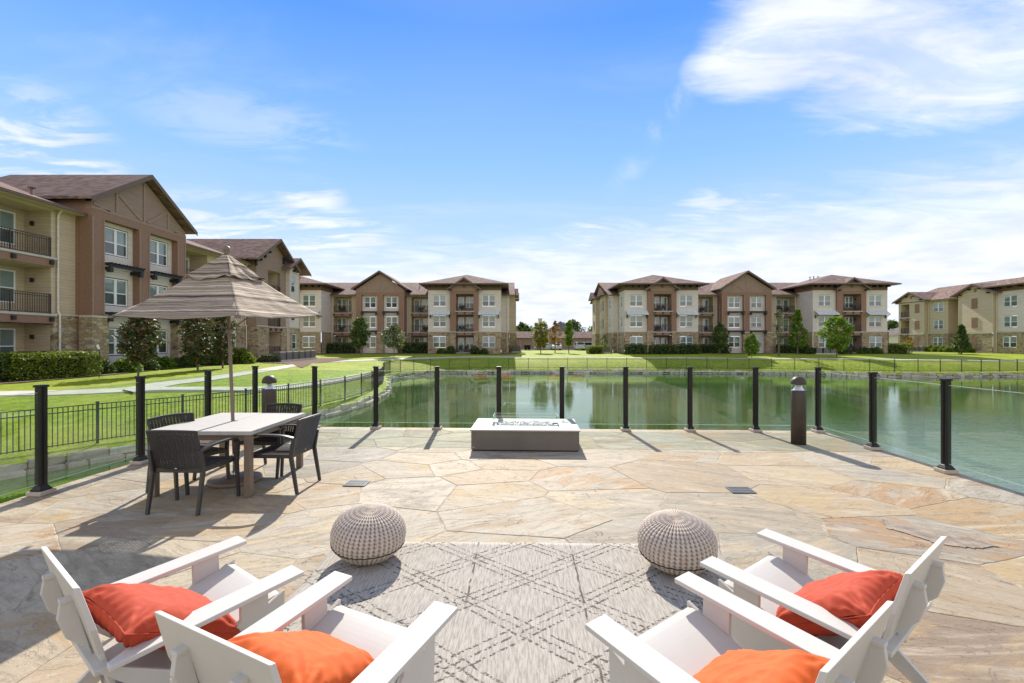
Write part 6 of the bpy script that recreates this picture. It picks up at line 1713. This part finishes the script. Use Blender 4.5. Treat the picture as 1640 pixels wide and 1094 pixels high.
for k, px in enumerate((1310, 1322, 1333)):
    c = copy_tree(a0); Z = 67.3; x = (px - 820) / F * Z; c.location = (x, Z, gz(x, Z) + .1); tag(c, ['left', 'middle', 'right'][k] + ' one of three grey air conditioners behind the broad green tree', 'air conditioner', 'air conditioners at the long far building')
for k, px in enumerate((1462, 1470, 1478, 1560, 1568, 1576, 1584)):
    c = copy_tree(a0); Z = 84 - (px - 1462) * .085; x = (px - 820) / F * Z; c.location = (x, Z, gz(x, Z) + .1)
    tag(c, (['left', 'middle', 'right'][k] + ' one of three grey air conditioners left of the round shrubs') if k < 3 else (['first', 'second', 'third', 'fourth'][k - 3] + ' grey air conditioner from the left, by the shutters of the far right building'), 'air conditioner', 'air conditioners at the far right building')
for k, (px, Z) in enumerate(((825, 78), (830, 78.6), (965, 74), (972, 73))):
    c = copy_tree(a0); x = (px - 820) / F * Z; c.location = (x, Z, gz(x, Z) + .1); c.scale = (1.1, 1.1, 1.2)
    tag(c, ['grey air conditioner at the left far building, nearer the wall', 'grey air conditioner at the left far building, nearer the gap', 'grey air conditioner at the corner of the long far building, on the gap side', 'grey air conditioner at the corner of the long far building, nearer its stone wall'][k], 'air conditioner', 'air conditioners in the gap')
# stake light by the magnolia
t = empty('garden_stake_light', (-21.6, 24.0, gz(-21.6, 24.0)), 0, 'thin black stake light standing left of the leftmost magnolia', 'garden light')
mb = MB(); mb.tube([(0, 0, -.1), (.02, 0, 1.5)], .018, 6); mb.build('stake', M['black'], t)
mb = MB(); mb.tube([(.02, 0, 1.5), (-.03, -.02, 1.62), (-.06, -.04, 1.74)], [.03, .05, .045], 8); mb.build('lamp_head', M['white'], t)

# ---------------------------------------------------------------- cars
def car(x, y, rz, label, suv=True, z=-.14):
    root = empty('parked_car', (x, y, z), rz, label, 'car', 'white cars parked by the garages'); L, Wd = 4.7, 1.86
    H = 1.68 if suv else 1.45
    prof = [(-L / 2, .35), (-L / 2 + .02, .75), (-L / 2 + .12, .95), (-L / 2 + 1.0, 1.02)] + ([(-L / 2 + 1.55, H - .03), (L / 2 - .75, H), (L / 2 - .2, 1.08), (L / 2 - .03, .95), (L / 2, .4)] if suv else [(-L / 2 + 1.75, H - .03), (L / 2 - 1.35, H), (L / 2 - .65, 1.03), (L / 2 - .05, .98), (L / 2, .4)]) + [(L / 2 - .1, .24), (-L / 2 + .1, .24)]
    mb = MB(); n = len(prof); vs = []; ts = (-1, -.88, .88, 1)
    for t in ts:
        for (a, b) in prof:
            nar = .18 * max(0, (b - 1.0)) / .6 if b > 1.0 else 0
            k = .965 if abs(t) == 1 else 1
            vs.append((t * Wd / 2 * (1 - nar), a * k, b if abs(t) < 1 else .3 + (b - .3) * .97))
    fs = [tuple(range(n))[::-1], tuple(range(3 * n, 4 * n))]
    for s in range(3):
        for i in range(n): fs.append((s * n + i, s * n + (i + 1) % n, (s + 1) * n + (i + 1) % n, (s + 1) * n + i))
    mb.add(vs, fs); body = mb.build('body', M['carw'], root, .03)
    def gl(name, pts): mb = MB(); mb.quad(*pts); mb.build(name, M['carg'], root)
    a, b = prof[3], prof[4]; c, d = prof[5], prof[6]
    def lerp(p, q, t): return (p[0] + (q[0] - p[0]) * t, p[1] + (q[1] - p[1]) * t)
    for nm, p, q, sg in (('windscreen', a, b, -1), ('rear_window', d, c, 1)):
        l, h = lerp(p, q, .12), lerp(p, q, .88)
        gl(nm, [(-.74, l[0] + sg * .03, l[1] + .02), (.74, l[0] + sg * .03, l[1] + .02), (.66, h[0] + sg * .03, h[1] + .02), (-.66, h[0] + sg * .03, h[1] + .02)])
    for s in (-1, 1):
        gl('side_window', [(s * .935, a[0] + .35, 1.06), (s * .935, d[0] - .35, 1.06), (s * .80, c[0] - .1, H - .10), (s * .80, b[0] + .12, H - .10)])
        mb = MB(); mb.box(s * .93 - .13 * (s < 0), s * .93 + .13 * (s > 0), -L / 2 + 1.2, -L / 2 + 1.35, 1.0, 1.14); mb.build('mirror', M['carw'], root)
        for yy in (-L / 2 + .9, L / 2 - .9):
            mb = MB(); mb.tube([(s * (Wd / 2 - .22), yy, .33), (s * (Wd / 2 + .01), yy, .33)], .33, 18); w_ = mb.build('wheel', M['tyre'], root)
            mb = MB(); mb.tube([(s * (Wd / 2 + .011), yy, .33), (s * (Wd / 2 + .02), yy, .33)], .2, 12); mb.build('rim', M['steel'], w_)
        mb = MB(); mb.box(s * .72 - .14, s * .72 + .14, -L / 2 - .012, -L / 2 + .05, .68, .80); mb.build('headlight', M['lampw'], root)
        mb = MB(); mb.box(s * .78 - .1, s * .78 + .1, L / 2 - .06, L / 2 + .012, .80, 1.0); mb.build('tail_light', M['red'], root)
car((873 - 820) / F * 99, 99, R(90), 'white car parked behind the yellow-green tree', False)
car((891 - 820) / F * 97.5, 97.5, 0, 'white car parked behind the rust-coloured tree', False)
car((928 - 820) / F * 97.5, 97.5, R(180), 'white car right of the narrow green tree, its back to the pond', True)
car((946 - 820) / F * 99, 99, R(90), 'white car half hidden by the hedge at the long far building', True)
car((1444 - 820) / F * 97, 97, R(90), 'white car parked between the two rightmost apartment buildings', False)
for k, px in enumerate((842, 847)):
    x = (px - 820) / F * 97; t = empty('waste_bin', (x, 97, -.14), 0, ['dark wheeled bin at the garages, left one of the pair', 'dark wheeled bin at the garages, right one of the pair'][k], 'waste bin')
    mb = MB(); mb.prism([(-.28, -.3, .05), (.28, -.3, .05), (.34, -.38, 1.0), (-.34, -.38, 1.0)], (0, .65, 0)); mb.build('bin_body', M['core'], t); mb = MB(); mb.box(-.37, .37, -.42, .36, 1.0, 1.08); mb.build('lid', M['black'], t)
